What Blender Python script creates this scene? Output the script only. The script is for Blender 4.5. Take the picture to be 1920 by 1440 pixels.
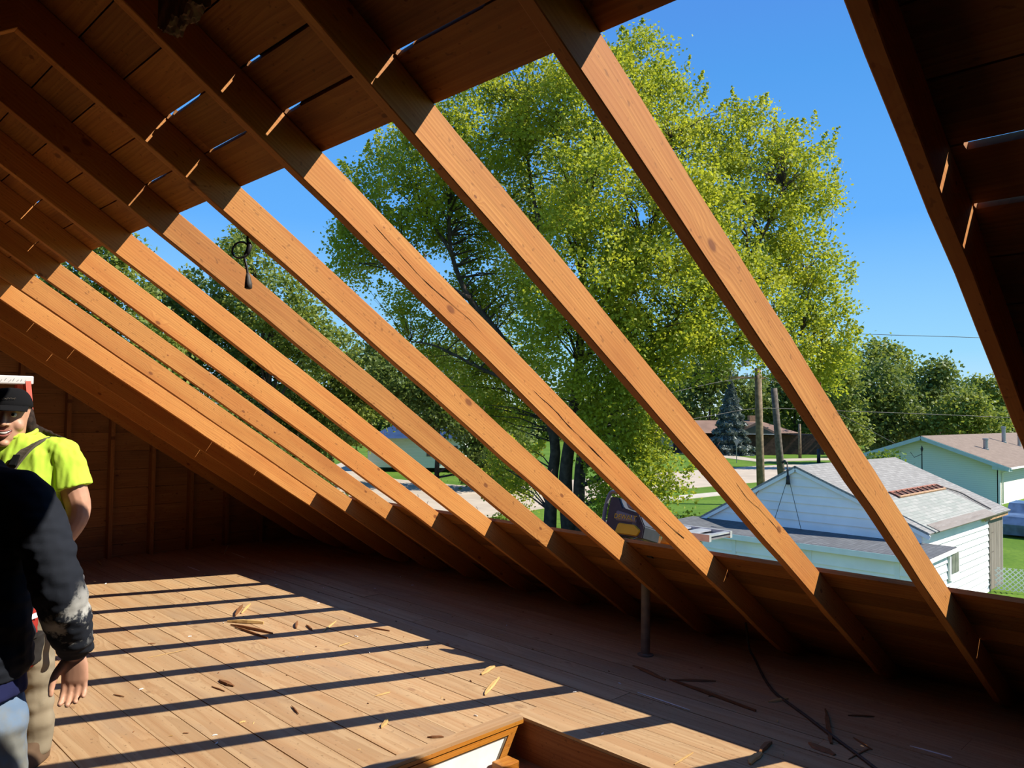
import bpy, bmesh, math, random
import numpy as np
from mathutils import Vector, Matrix, noise as mnoise

for _o in list(bpy.data.objects):
    bpy.data.objects.remove(_o)
SC = bpy.context.scene
COL = SC.collection
random.seed(7)

# ------------------------------------------------------------------ camera
EYE = Vector((0.0, 0.0, 1.5685))                      # 1.57 m above the attic floor
CR = Vector((0.70905992, -0.70503571, 0.01259665))    # camera right
CU = Vector((-0.03508641, -0.01743372, 0.99923221))   # camera up
CF = Vector((0.70427479, 0.70895748, 0.03709873))     # view direction
FPX = 1465.874                                        # focal length for a 1920 px wide frame
cam_data = bpy.data.cameras.new('camera')
cam_data.sensor_width = 36.0
cam_data.lens = FPX / 1920.0 * 36.0
cam_data.clip_end = 2000.0
cam = bpy.data.objects.new('camera', cam_data)
COL.objects.link(cam)
cam.matrix_world = Matrix(((CR.x, CU.x, -CF.x, EYE.x), (CR.y, CU.y, -CF.y, EYE.y), (CR.z, CU.z, -CF.z, EYE.z), (0, 0, 0, 1)))
SC.camera = cam

# ------------------------------------------------------------------ sky, sun, exposure
SUN_TO = Vector((0.671, -0.8044, 1.0)).normalized()   # direction towards the sun
world = bpy.data.worlds.new('sky')
SC.world = world
world.use_nodes = True
wn, wl = world.node_tree.nodes, world.node_tree.links
wn.clear()
w_out = wn.new('ShaderNodeOutputWorld')
w_bg = wn.new('ShaderNodeBackground')
w_tc = wn.new('ShaderNodeTexCoord')
w_sep = wn.new('ShaderNodeSeparateXYZ')
w_ramp = wn.new('ShaderNodeValToRGB')
wl.new(w_tc.outputs['Generated'], w_sep.inputs[0])
wl.new(w_sep.outputs['Z'], w_ramp.inputs[0])
wl.new(w_ramp.outputs[0], w_bg.inputs['Color'])
wl.new(w_bg.outputs[0], w_out.inputs['Surface'])
els = w_ramp.color_ramp.elements
els[0].position = 0.0
els[0].color = (0.78, 0.92, 1.0, 1)
els[1].position = 1.0
els[1].color = (0.055, 0.21, 0.64, 1)
for pos, c in ((0.035, (0.50, 0.79, 1.0, 1)), (0.077, (0.342, 0.708, 1.0, 1)), (0.233, (0.136, 0.451, 1.0, 1)), (0.396, (0.091, 0.352, 0.871, 1)), (0.455, (0.091, 0.314, 0.838, 1))):
    e = els.new(pos)
    e.color = c
w_bg.inputs['Strength'].default_value = 1.0
sun_data = bpy.data.lights.new('sun', 'SUN')
sun_data.energy = 8.8
sun_data.angle = 0.0093
sun_data.color = (1.0, 0.93, 0.82)
sun = bpy.data.objects.new('sun', sun_data)
COL.objects.link(sun)
sun.location = (20, -24, 30)
sun.rotation_euler = SUN_TO.to_track_quat('Z', 'Y').to_euler()
SC.view_settings.view_transform = 'Standard'
SC.view_settings.look = 'None'
SC.view_settings.gamma = 1.0
SC.view_settings.use_curve_mapping = False
SC.view_settings.exposure = 0.0

# ------------------------------------------------------------------ layout helpers (pixels of a 1920x1440 frame to places)
def ray(x, y):
    return CF + CR * ((x - 960) / FPX) - CU * ((y - 720) / FPX)
def at(x, y, d):
    return EYE + ray(x, y) * d
def onz(x, y, z):
    r = ray(x, y)
    return EYE + r * ((z - EYE.z) / r.z)
def ony(x, y, Y):
    r = ray(x, y)
    return EYE + r * (Y / r.y)
def onx(x, y, X):
    r = ray(x, y)
    return EYE + r * (X / r.x)

# ------------------------------------------------------------------ object helpers
def tag(o, label=None, cat=None, group=None, kind=None):
    if label: o['label'] = label
    if cat: o['category'] = cat
    if group: o['group'] = group
    if kind: o['kind'] = kind
    return o
WORLD_M = {}
def put(o, parent=None):
    """link o where its own matrix says it stands, then hang it under its parent without moving it"""
    WORLD_M[o.name] = o.matrix_basis.copy()
    COL.objects.link(o)
    if parent is not None:
        o.parent = parent
        o.matrix_parent_inverse = WORLD_M[parent.name].inverted()
    return o
def empty(name, loc=(0, 0, 0), label=None, cat=None, group=None, kind=None, parent=None):
    o = bpy.data.objects.new(name, None)
    o.empty_display_size = 0.1
    o.location = loc
    put(o, parent)
    return tag(o, label, cat, group, kind)
def mesh(name, verts, faces, mat, parent=None, smooth=False, M=None):
    me = bpy.data.meshes.new(name)
    me.from_pydata([tuple(v) for v in verts], [], [tuple(f) for f in faces])
    me.update()
    return obj(name, me, mat, parent, smooth, M)
def obj(name, me, mat, parent=None, smooth=False, M=None):
    for m in (mat if isinstance(mat, (list, tuple)) else [mat]):
        if m is not None: me.materials.append(m)
    if smooth:
        me.polygons.foreach_set('use_smooth', [True] * len(me.polygons))
    o = bpy.data.objects.new(name, me)
    if M is not None:
        o.matrix_world = M
    put(o, parent)
    return o
BOXF = ((0, 1, 3, 2), (4, 6, 7, 5), (0, 4, 5, 1), (2, 3, 7, 6), (0, 2, 6, 4), (1, 5, 7, 3))
def box_verts(dx, dy, dz):
    return [(sx * dx / 2, sy * dy / 2, sz * dz / 2) for sx in (-1, 1) for sy in (-1, 1) for sz in (-1, 1)]
def frame_m(loc, ux, uy, uz):
    return Matrix(((ux[0], uy[0], uz[0], loc[0]), (ux[1], uy[1], uz[1], loc[1]), (ux[2], uy[2], uz[2], loc[2]), (0, 0, 0, 1)))
def box(name, dims, loc, mat, parent=None, M=None, bevel=0.0):
    """box centred on its own origin; local X is the length (grain) axis; M = 3x3 axes as (ux, uy, uz)"""
    ax = M if M else ((1, 0, 0), (0, 1, 0), (0, 0, 1))
    if bevel > 0:
        bm = bmesh.new()
        vs = [bm.verts.new(v) for v in box_verts(*dims)]
        for f in BOXF: bm.faces.new([vs[i] for i in f])
        bmesh.ops.recalc_face_normals(bm, faces=bm.faces)
        bmesh.ops.bevel(bm, geom=list(bm.edges), offset=bevel, segments=2, affect='EDGES', profile=0.5)
        me = bpy.data.meshes.new(name)
        bm.to_mesh(me); bm.free()
        return obj(name, me, mat, parent, False, frame_m(loc, *ax))
    return mesh(name, box_verts(*dims), BOXF, mat, parent, False, frame_m(loc, *ax))
def prism(name, poly, y0, y1, mat, parent=None, axis='y', origin=(0, 0, 0)):
    """polygon (two coordinates) extruded along an axis: 'y' -> poly is (x, z); 'x' -> (y, z); 'z' -> (x, y)"""
    n = len(poly)
    o = Vector(origin)
    def P(p, t):
        v = Vector((p[0], t, p[1])) if axis == 'y' else Vector((t, p[0], p[1])) if axis == 'x' else Vector((p[0], p[1], t))
        return v - o
    vs = [P(p, y0) for p in poly] + [P(p, y1) for p in poly]
    fs = [tuple(range(n)), tuple(range(2 * n - 1, n - 1, -1))] + [(i, n + i, n + (i + 1) % n, (i + 1) % n) for i in range(n)]
    me = bpy.data.meshes.new(name)
    me.from_pydata([tuple(v) for v in vs], [], fs)
    bm = bmesh.new(); bm.from_mesh(me)
    bmesh.ops.recalc_face_normals(bm, faces=bm.faces)
    bm.to_mesh(me); bm.free()
    return obj(name, me, mat, parent, False, Matrix.Translation(o))
def tube_geo(pts, rad, n=8, cap=True):
    pts = [Vector(p) for p in pts]
    if not isinstance(rad, (list, tuple)): rad = [rad] * len(pts)
    vs, fs = [], []
    up = None
    for i, p in enumerate(pts):
        t = (pts[min(i + 1, len(pts) - 1)] - pts[max(i - 1, 0)])
        t = t.normalized() if t.length > 1e-9 else Vector((0, 0, 1))
        if up is None:
            up = t.orthogonal().normalized()
        a = (up - t * up.dot(t))
        a = a.normalized() if a.length > 1e-6 else t.orthogonal().normalized()
        up = a
        b = t.cross(a)
        for k in range(n):
            w = 2 * math.pi * k / n
            vs.append(p + (a * math.cos(w) + b * math.sin(w)) * rad[i])
    for i in range(len(pts) - 1):
        for k in range(n):
            fs.append((i * n + k, i * n + (k + 1) % n, (i + 1) * n + (k + 1) % n, (i + 1) * n + k))
    if cap:
        fs.append(tuple(range(n - 1, -1, -1)))
        fs.append(tuple(range((len(pts) - 1) * n, len(pts) * n)))
    return vs, fs
def tube(name, pts, rad, mat, parent=None, n=8, smooth=True):
    vs, fs = tube_geo(pts, rad, n)
    return mesh(name, vs, fs, mat, parent, smooth)
def lathe_geo(profile, n=20):
    """profile = [(r, z)]"""
    vs, fs = [], []
    for r, z in profile:
        for k in range(n):
            a = 2 * math.pi * k / n
            vs.append((r * math.cos(a), r * math.sin(a), z))
    for i in range(len(profile) - 1):
        for k in range(n):
            fs.append((i * n + k, i * n + (k + 1) % n, (i + 1) * n + (k + 1) % n, (i + 1) * n + k))
    fs.append(tuple(range(n - 1, -1, -1)))
    fs.append(tuple(range((len(profile) - 1) * n, len(profile) * n)))
    return vs, fs
def smooth_path(pts, k=4):
    pts = [Vector(p) for p in pts]
    out = []
    for i in range(len(pts) - 1):
        p0, p1, p2, p3 = pts[max(i - 1, 0)], pts[i], pts[i + 1], pts[min(i + 2, len(pts) - 1)]
        for j in range(k):
            t = j / k
            out.append(0.5 * ((2 * p1) + (p2 - p0) * t + (2 * p0 - 5 * p1 + 4 * p2 - p3) * t * t + (3 * p1 - p0 - 3 * p2 + p3) * t ** 3))
    out.append(pts[-1])
    return out
def clip_poly(poly, a, b, c):
    """keep the part of a 2-D polygon where a*x + b*y <= c"""
    out = []
    for i in range(len(poly)):
        p, q = poly[i], poly[(i + 1) % len(poly)]
        dp, dq = a * p[0] + b * p[1] - c, a * q[0] + b * q[1] - c
        if dp <= 0: out.append(p)
        if (dp < 0 < dq) or (dq < 0 < dp):
            t = dp / (dp - dq)
            out.append((p[0] + (q[0] - p[0]) * t, p[1] + (q[1] - p[1]) * t))
    return out

# ------------------------------------------------------------------ materials
class NT:
    def __init__(self, name):
        self.m = bpy.data.materials.new(name)
        self.m.use_nodes = True
        self.t = self.m.node_tree
        self.bsdf = self.t.nodes['Principled BSDF']
    def n(self, kind, **kw):
        nd = self.t.nodes.new(kind)
        for k, v in kw.items():
            if k.startswith('i_'):
                nd.inputs[k[2:].replace('_', ' ')].default_value = v
            else:
                setattr(nd, k, v)
        return nd
    def l(self, a, b):
        self.t.links.new(a, b)
    def math(self, op, a, b=None, clamp=False):
        nd = self.t.nodes.new('ShaderNodeMath')
        nd.operation = op
        nd.use_clamp = clamp
        for i, v in enumerate((a, b)):
            if v is None: continue
            if isinstance(v, (int, float)): nd.inputs[i].default_value = v
            else: self.l(v, nd.inputs[i])
        return nd.outputs[0]
    def vmath(self, op, a, b):
        nd = self.t.nodes.new('ShaderNodeVectorMath')
        nd.operation = op
        for i, v in enumerate((a, b)):
            if isinstance(v, (tuple, list)): nd.inputs[i].default_value = v
            else: self.l(v, nd.inputs[i])
        return nd.outputs[0]
    def mix(self, fac, a, b, blend='MIX'):
        nd = self.t.nodes.new('ShaderNodeMix')
        nd.data_type = 'RGBA'
        nd.blend_type = blend
        for i, v in ((0, fac), (6, a), (7, b)):
            if isinstance(v, (int, float)): nd.inputs[i].default_value = v
            elif isinstance(v, (tuple, list)): nd.inputs[i].default_value = tuple(v) + ((1,) if len(v) == 3 else ())
            else: self.l(v, nd.inputs[i])
        return nd.outputs[2]
    def ramp(self, fac, lo, hi, a=0.0, b=1.0, smooth=True):
        nd = self.t.nodes.new('ShaderNodeMapRange')
        nd.interpolation_type = 'SMOOTHSTEP' if smooth else 'LINEAR'
        nd.inputs[1].default_value, nd.inputs[2].default_value = lo, hi
        nd.inputs[3].default_value, nd.inputs[4].default_value = a, b
        self.l(fac, nd.inputs[0])
        return nd.outputs[0]
    def noise(self, vec, scale=5.0, detail=2.0, rough=0.5):
        nd = self.t.nodes.new('ShaderNodeTexNoise')
        nd.inputs['Scale'].default_value = scale
        nd.inputs['Detail'].default_value = detail
        nd.inputs['Roughness'].default_value = rough
        if vec is not None: self.l(vec, nd.inputs['Vector'])
        return nd.outputs['Fac']
    def coord(self, which='Object'):
        return self.t.nodes.new('ShaderNodeTexCoord').outputs[which]
    def bump(self, h, strength=0.3, dist=0.01):
        nd = self.t.nodes.new('ShaderNodeBump')
        nd.inputs['Strength'].default_value = strength
        nd.inputs['Distance'].default_value = dist
        self.l(h, nd.inputs['Height'])
        self.l(nd.outputs[0], self.bsdf.inputs['Normal'])
    def base(self, c):
        if isinstance(c, (tuple, list)): self.bsdf.inputs['Base Color'].default_value = tuple(c) + ((1,) if len(c) == 3 else ())
        else: self.l(c, self.bsdf.inputs['Base Color'])
    def rough(self, v):
        self.bsdf.inputs['Roughness'].default_value = v
ALB = 0.75                                             # common reflectance factor, lowered so surfaces bounce less light into the shade
def plain(name, c, rough=0.6, var=0.15, scale=8.0, metal=0.0, bump=0.0, detail=3.0, coord='Object', k=ALB):
    t = NT(name)
    c = tuple(x * k for x in c)
    f = t.noise(t.coord(coord), scale, detail)
    lo = tuple(x * (1 - var) for x in c); hi = tuple(min(1, x * (1 + var)) for x in c)
    t.base(t.mix(t.ramp(f, 0.3, 0.7), lo, hi))
    t.rough(rough)
    t.bsdf.inputs['Metallic'].default_value = metal
    if rough > 0.75: t.bsdf.inputs['Specular IOR Level'].default_value = 0.2
    if bump: t.bump(f, bump, 0.02)
    return t.m
def wood(name, light, dark, ring=38.0, knot=1.0, face='xz', wear=0.25, wear_c=(0.2, 0.13, 0.09), rough=0.65, contrast=1.0, objvar=0.16, fibre=0.30, kx=3.2, swirl_amt=0.030, warp=0.13):
    """board with growth rings about a tilted axis along local X, fibres, knots and worn patches"""
    light, dark, wear_c = (tuple(x * ALB for x in c) for c in (light, dark, wear_c))
    t = NT(name)
    co = t.coord('Object')
    info = t.n('ShaderNodeObjectInfo')
    wnz = t.n('ShaderNodeTexWhiteNoise', noise_dimensions='1D')
    t.l(info.outputs['Random'], wnz.inputs['W'])
    rnd = wnz.outputs['Color']
    off = t.vmath('ADD', t.vmath('MULTIPLY', rnd, (43.0, 0.16, 0.16)), (0.0, -0.08, -0.16))
    loc = t.vmath('ADD', co, off)
    # knots: run through the board across its visible face
    kv0 = t.vmath('ADD', co, t.vmath('MULTIPLY', rnd, (43.0, 7.0, 9.0)))
    sp = t.n('ShaderNodeSeparateXYZ'); t.l(kv0, sp.inputs[0])
    kc = t.n('ShaderNodeCombineXYZ')
    t.l(t.math('MULTIPLY', sp.outputs['X'], kx), kc.inputs[0])
    t.l(t.math('MULTIPLY', sp.outputs['Z' if face == 'xz' else 'Y'], kx * 1.7), kc.inputs[1])
    vor = t.n('ShaderNodeTexVoronoi', feature='F1', voronoi_dimensions='2D')
    vor.inputs['Scale'].default_value = 1.0
    vor.inputs['Randomness'].default_value = 1.0
    t.l(kc.outputs[0], vor.inputs['Vector'])
    ks = t.n('ShaderNodeSeparateColor'); t.l(vor.outputs['Color'], ks.inputs[0])
    kd = t.math('DIVIDE', vor.outputs['Distance'], t.math('ADD', t.math('MULTIPLY', t.math('MAXIMUM', t.math('SUBTRACT', ks.outputs[0], 0.52), 0.0), 3.0), 0.05))
    near = t.ramp(kd, 0.02, 0.34, 1.0, 0.0)
    swirl = t.math('MULTIPLY', near, swirl_amt)
    cmb = t.n('ShaderNodeCombineXYZ')
    t.l(swirl, cmb.inputs[1]); t.l(swirl, cmb.inputs[2])
    d1 = t.noise(t.vmath('MULTIPLY', loc, (0.7, 5.0, 5.0)), 1.0, 2.0)
    cm2 = t.n('ShaderNodeCombineXYZ')
    dd = t.math('MULTIPLY', t.math('SUBTRACT', d1, 0.5), warp)
    t.l(dd, cm2.inputs[1]); t.l(dd, cm2.inputs[2])
    st = t.vmath('ADD', t.vmath('ADD', t.vmath('MULTIPLY', loc, (0.05, 1.0, 1.0)), cm2.outputs[0]), cmb.outputs[0])
    wv = t.n('ShaderNodeTexWave', wave_type='RINGS', rings_direction='X', wave_profile='SAW')
    wv.inputs['Scale'].default_value = ring
    wv.inputs['Distortion'].default_value = 2.6
    wv.inputs['Detail'].default_value = 2.0
    wv.inputs['Detail Scale'].default_value = 1.3
    t.l(st, wv.inputs['Vector'])
    rings = t.ramp(wv.outputs['Fac'], 0.15, 1.0)
    fib = t.noise(t.vmath('MULTIPLY', loc, (2.5, 150.0, 150.0)), 1.0, 2.0)
    blotch = t.noise(t.vmath('MULTIPLY', loc, (1.5, 5.0, 5.0)), 1.0, 3.0)
    fac = t.math('MULTIPLY', rings, 0.50 * contrast, True)
    c = t.mix(fac, light, dark)
    tone = t.noise(t.vmath('MULTIPLY', loc, (0.9, 9.0, 9.0)), 1.0, 4.0, 0.6)
    c = t.mix(t.ramp(tone, 0.38, 0.70, 0.0, 0.55), c, (dark[0] * 1.15, dark[1] * 1.05, dark[2]))
    speck = t.noise(t.vmath('MULTIPLY', loc, (38.0, 70.0, 70.0)), 1.0, 1.0)
    c = t.mix(t.ramp(speck, 0.66, 0.76, 0.0, 0.5), c, tuple(x * 0.4 for x in dark))
    c = t.mix(t.ramp(fib, 0.35, 0.75, 0.0, fibre), c, tuple(x * 0.62 for x in dark))
    if wear > 0:
        c = t.mix(t.ramp(blotch, 0.52, 0.75, 0.0, wear), c, wear_c)
    if knot > 0:
        c = t.mix(t.ramp(kd, 0.035, 0.075, 0.8 * knot, 0.0), c, (dark[0] * 0.45, dark[1] * 0.36, dark[2] * 0.4))
    hv = t.n('ShaderNodeHueSaturation')
    t.l(c, hv.inputs['Color'])
    t.l(t.math('ADD', t.math('MULTIPLY', info.outputs['Random'], 2 * objvar), 1.0 - objvar), hv.inputs['Value'])
    t.base(hv.outputs[0])
    t.rough(rough)
    t.bsdf.inputs['Specular IOR Level'].default_value = 0.3
    t.bump(t.math('ADD', t.math('MULTIPLY', fib, 0.6), t.math('MULTIPLY', rings, 0.4)), 0.18, 0.004)
    return t.m
M = {}
M['rafter'] = wood('rafter_wood', (0.69, 0.298, 0.070), (0.44, 0.145, 0.025), ring=23, face='xz', wear=0.35, wear_c=(0.42, 0.14, 0.03), contrast=0.85, fibre=0.22)
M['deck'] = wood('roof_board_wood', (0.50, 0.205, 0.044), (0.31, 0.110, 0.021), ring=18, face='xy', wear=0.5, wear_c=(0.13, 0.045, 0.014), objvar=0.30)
M['deck_dimmed'] = wood('dimmed_board_wood', (0.16, 0.07, 0.025), (0.09, 0.035, 0.012), ring=20, face='xy', wear=0.5, wear_c=(0.05, 0.02, 0.01))  # unseen boards coloured dark so they bounce less light onto the rafters
M['plank'] = wood('floor_plank_wood', (0.60, 0.395, 0.205), (0.40, 0.225, 0.098), ring=11, fibre=0.14, face='xy', knot=0.5, kx=2.6, wear=0.45, wear_c=(0.40, 0.275, 0.165), contrast=1.0, objvar=0.10)
M['gable'] = wood('gable_board_wood', (0.44, 0.215, 0.088), (0.26, 0.12, 0.048), ring=26, face='xz', wear=0.5, wear_c=(0.17, 0.085, 0.040))
M['stud'] = wood('stud_wood', (0.44, 0.20, 0.075), (0.28, 0.12, 0.045), ring=30, face='xz', wear=0.3, wear_c=(0.14, 0.06, 0.025))
M['varnish'] = wood('varnished_wood', (0.62, 0.27, 0.038), (0.42, 0.13, 0.014), ring=36, face='xz', knot=0.0, wear=0.1, rough=0.35)
M['joist'] = wood('joist_wood', (0.38, 0.155, 0.050), (0.24, 0.08, 0.022), ring=26, face='xz', knot=0.4, wear=0.3, wear_c=(0.16, 0.06, 0.02))
M['splinter'] = wood('fresh_split_wood', (0.74, 0.50, 0.20), (0.60, 0.36, 0.12), ring=60, face='xy', knot=0.0, wear=0.2, wear_c=(0.40, 0.18, 0.06))
M['bark_chip'] = wood('aged_chip_wood', (0.34, 0.15, 0.055), (0.20, 0.08, 0.03), ring=60, face='xy', knot=0.0, wear=0.3, wear_c=(0.12, 0.05, 0.02))
M['subfloor'] = plain('subfloor_dust', (0.05, 0.028, 0.016), 0.9)
M['steel'] = plain('galvanised_steel', (0.45, 0.45, 0.46), 0.4, 0.1, 20, 0.8)
M['rust'] = plain('rusty_nail', (0.12, 0.06, 0.035), 0.7, 0.3, 40, 0.3)
M['plaster'] = plain('white_plaster', (0.80, 0.78, 0.73), 0.7, 0.06, 12, k=0.95)
M['pvc'] = plain('grey_pipe', (0.20, 0.17, 0.125), 0.5, 0.2, 14)
M['cable'] = plain('dark_cable', (0.055, 0.045, 0.035), 0.6, 0.2, 30)
M['wire_cord'] = plain('black_cord', (0.02, 0.018, 0.018), 0.5, 0.2, 30)

# ================================================================== THE ATTIC
RS = Vector((0.83616592, 0.0, -0.54847657))           # down the right-hand roof slope
RN = Vector((-0.54847657, 0.0, -0.83616592))          # into the attic, square to that slope
TOP0 = Vector((1.406, 0.0, 2.4569))                   # top of rafters at the upper edge of the opening
RIDGE_X = 0.62
EAVE_X = 5.152
SPACING = 0.61
R_DEEP, R_THICK = 0.129, 0.0402
def rafter_y(i): return 1.1347 + SPACING * i
def roof_pt(d, y, off=0.0):
    p = TOP0 + RS * d + RN * off
    return Vector((p.x, y, p.z))
def roof_hit(px, py, off=0.0):
    r = ray(px, py)
    k = ((TOP0 - EYE).dot(RN) + off) / r.dot(RN)
    return EYE + r * k
D_RIDGE = (RIDGE_X - TOP0.x) / RS.x
D_EAVE = (EAVE_X - TOP0.x) / RS.x
D_CUT = 3.064                                         # slope length of the stripped opening
COURSE = D_CUT / 17.0
Y_NEAR, Y_FAR = -6.2, 8.742
def mirror(v): return Vector((2 * RIDGE_X - v.x, v.y, v.z))

# ---- floor
floor = empty('floor', (0, 0, 0), kind='structure')
HX0, HX1, HY0, HY1 = 1.02, 2.945, 1.35, 2.90          # stair opening
sub = []
for (x0, x1, y0, y1) in ((-3.9, HX0, Y_NEAR, Y_FAR + 0.1), (HX1, 5.16, Y_NEAR, Y_FAR + 0.1), (HX0, HX1, Y_NEAR, HY0), (HX0, HX1, HY1, Y_FAR + 0.1)):
    sub.append((x0, x1, y0, y1))
sv, sf = [], []
for (x0, x1, y0, y1) in sub:
    k = len(sv)
    sv += [((x0 + x1) / 2 + a[0], (y0 + y1) / 2 + a[1], -0.035 + a[2]) for a in box_verts(x1 - x0, y1 - y0, 0.02)]
    sf += [tuple(k + i for i in f) for f in BOXF]
mesh('subfloor', sv, sf, M['subfloor'], floor)
PW = 0.18
rnd = random.Random(3)
xs = [3.28 - PW * k for k in range(-10, 40)]
for x0 in xs:
    x1 = x0 + PW
    if x1 > 5.30 or x0 < -3.88: continue
    spans = []
    y = Y_NEAR + rnd.uniform(-1.0, 0)
    while y < Y_FAR + 0.08:
        ln = rnd.choice((3.05, 3.66, 4.27, 4.88))
        spans.append((max(y, Y_NEAR), min(y + ln, Y_FAR + 0.085)))
        y += ln
    out = []
    if x0 < HX1 and x1 > HX0:
        for a, b in spans:
            if b <= HY0 or a >= HY1: out.append((a, b))
            else:
                if a < HY0: out.append((a, HY0))
                if b > HY1: out.append((HY1, b))
        xa, xb = x0, x1
        if x0 < HX0 < x1 or x0 < HX1 < x1:            # planks notched beside the opening
            a0, b0 = (HX1, x1) if x1 > HX1 else (x0, HX0)
            gap = 0.0015
            box('plank', (HY1 - HY0, b0 - a0 - gap, 0.024), ((a0 + b0) / 2, (HY0 + HY1) / 2, -0.012), M['plank'], floor, ((0, 1, 0), (-1, 0, 0), (0, 0, 1)))
    else:
        out = spans
    for a, b in out:
        if b - a < 0.05: continue
        gap = 0.013 if abs(x0 - 3.64) < 0.02 else rnd.choice((0.003, 0.004, 0.005, 0.007))
        lift = rnd.uniform(-0.0012, 0.0012)
        box('plank', (b - a - 0.002, PW - gap, 0.024), ((x0 + x1) / 2, (a + b) / 2, -0.012 + lift), M['plank'], floor, ((0, 1, 0), (-1, 0, 0), (0, 0, 1)))

# ---- roof boards (both slopes); the stripped opening lies between rafters R-1 and R9
ceiling = empty('ceiling', (0, 0, 0), kind='structure')
T_BOARD = 0.022
OPEN_Y0, OPEN_Y1 = rafter_y(-1) + 0.03, rafter_y(9) + 0.036
rnd = random.Random(11)
GAPS = [  # (joint, y from, y to, width): chipped edges where daylight or the dark underlay shows
 (-1, 2.255, 2.353, 0.011), (-1, 2.63, 2.93, 0.0065), (-1, 1.66, 1.738, 0.010), (-1, 1.38, 1.66, 0.004), (-2, 2.68, 2.962, 0.009),
 (-1, 3.36, 3.56, 0.006), (-2, 4.71, 4.79, 0.005), (-1, 5.35, 5.40, 0.004), (-1, 1.80, 2.255, 0.007), (-2, 1.80, 2.32, 0.007),
 (3, -1.2, 0.50, 0.016), (4, -1.2, 0.52, 0.012), (2, 7.15, 7.235, 0.003), (4, 7.15, 7.235, 0.003), (12, 7.14, 7.235, 0.003), (5, 6.70, 6.74, 0.003),
 (4, 7.76, 7.845, 0.003), (13, 7.76, 7.845, 0.003), (15, 7.18, 7.235, 0.0025), (20, 1.05, 1.135, 0.004), (18, 2.285, 2.355, 0.004), (19, 1.0, 1.03, 0.004)]
def deck_board(k, d0, d1, y0, y1, side=1):
    """one board: an outline in (along eave, down slope) with its chipped upper edge, given its thickness"""
    top = [(y0, d0)]
    if side > 0:
        for (j, a, b, w) in sorted(GAPS, key=lambda g: g[1]):
            if j == k and a < y1 and b > y0:
                a_, b_ = max(a, y0 + 0.002), min(b, y1 - 0.002)
                if b_ - a_ < 0.01: continue
                top += [(a_, d0), (a_ + 0.004, d0 + w * 0.6), ((a_ + b_) / 2, d0 + w * 0.85), (b_ - 0.003, d0 + w), (b_, d0)]
    top += [(y1, d0)]
    poly = top + [(y1, d1), (y0, d1)]
    cy, cd = (y0 + y1) / 2, (d0 + d1) / 2
    n = len(poly)
    vs = [(p[0] - cy, p[1] - cd, -T_BOARD / 2) for p in poly] + [(p[0] - cy, p[1] - cd, T_BOARD / 2) for p in poly]
    vs = [(v[0], v[1] + (0.0028 if v[1] < -(d1 - d0) * 0.3 else -0.0028), v[2]) if q >= n else v for q, v in enumerate(vs)]   # eased inner edges
    fs = [tuple(range(n)), tuple(range(2 * n - 1, n - 1, -1))] + [(i, n + i, n + (i + 1) % n, (i + 1) % n) for i in range(n)]
    c = roof_pt(cd, cy, -T_BOARD / 2 - 0.0005)
    ux, uy = Vector((0, 1, 0)), RS.copy()
    if side < 0:
        c = mirror(c); uy = Vector((-RS.x, 0, RS.z))
    me = bpy.data.meshes.new('board'); me.from_pydata(vs, [], fs)
    bm = bmesh.new(); bm.from_mesh(me); bmesh.ops.recalc_face_normals(bm, faces=bm.faces); bm.to_mesh(me); bm.free()
    if side < 0: vs = vs
    return obj('board', me, M['deck'] if side > 0 else M['deck_dimmed'], ceiling, False, frame_m(c, ux, uy, ux.cross(uy)))
def splits(y0, y1, first):
    out = []
    y = y0 - first
    cuts = [y0]
    while y < y1:
        y += rnd.choice((4, 5, 6, 7)) * SPACING
        if y0 + 0.3 < y < y1 - 0.3: cuts.append(y)
    cuts.append(y1)
    return list(zip(cuts[:-1], cuts[1:]))
for k in range(-6, 27):
    d0, d1 = k * COURSE, (k + 1) * COURSE
    d0 = max(d0, D_RIDGE - 0.004)
    if d1 < D_RIDGE + 0.02: continue
    a, b = d0, d1
    if 0 <= k < 17:
        zones = [(Y_NEAR, OPEN_Y0), (OPEN_Y1, Y_FAR + 0.1)]
    else:
        zones = [(Y_NEAR, Y_FAR + 0.1)]
    for z0, z1 in zones:
        first = rnd.uniform(0, 2.0)
        for y0, y1 in splits(z0, z1, first):
            deck_board(k, a, b, y0, y1, 1)
for k in range(-6, 25):
    d0, d1 = max(k * COURSE, D_RIDGE - 0.004), (k + 1) * COURSE
    if d1 < D_RIDGE + 0.02: continue
    for y0, y1 in splits(Y_NEAR, Y_FAR + 0.1, rnd.uniform(0, 2.0)):
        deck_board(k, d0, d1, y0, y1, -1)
# weathered roofing left on the far slope and over the ridge keeps the daylight out there
ridge_cap = [(RIDGE_X - 0.26, 0), (RIDGE_X, 0), (RIDGE_X + 0.16, 0)]
def roofing(name, d0, d1, y0, y1, side, off=0.024):
    a, b = roof_pt(d0, 0, -off), roof_pt(d1, 0, -off)
    c, d = roof_pt(d1, 0, -off - 0.006), roof_pt(d0, 0, -off - 0.006)
    q = [a, b, c, d]
    if side < 0: q = [mirror(v) for v in q]
    return prism(name, [(v.x, v.z) for v in q], y0, y1, M['roofing'], ceiling)
M['roofing'] = plain('worn_asphalt_roofing', (0.045, 0.043, 0.042), 0.9, 0.3, 60)
roofing('roofing_sheet', D_RIDGE - 0.02, 4.55, Y_NEAR - 0.05, Y_FAR + 0.15, -1)
roofing('roofing_scrap', -0.52, -0.09, 1.79, 2.262, 1)

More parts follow.
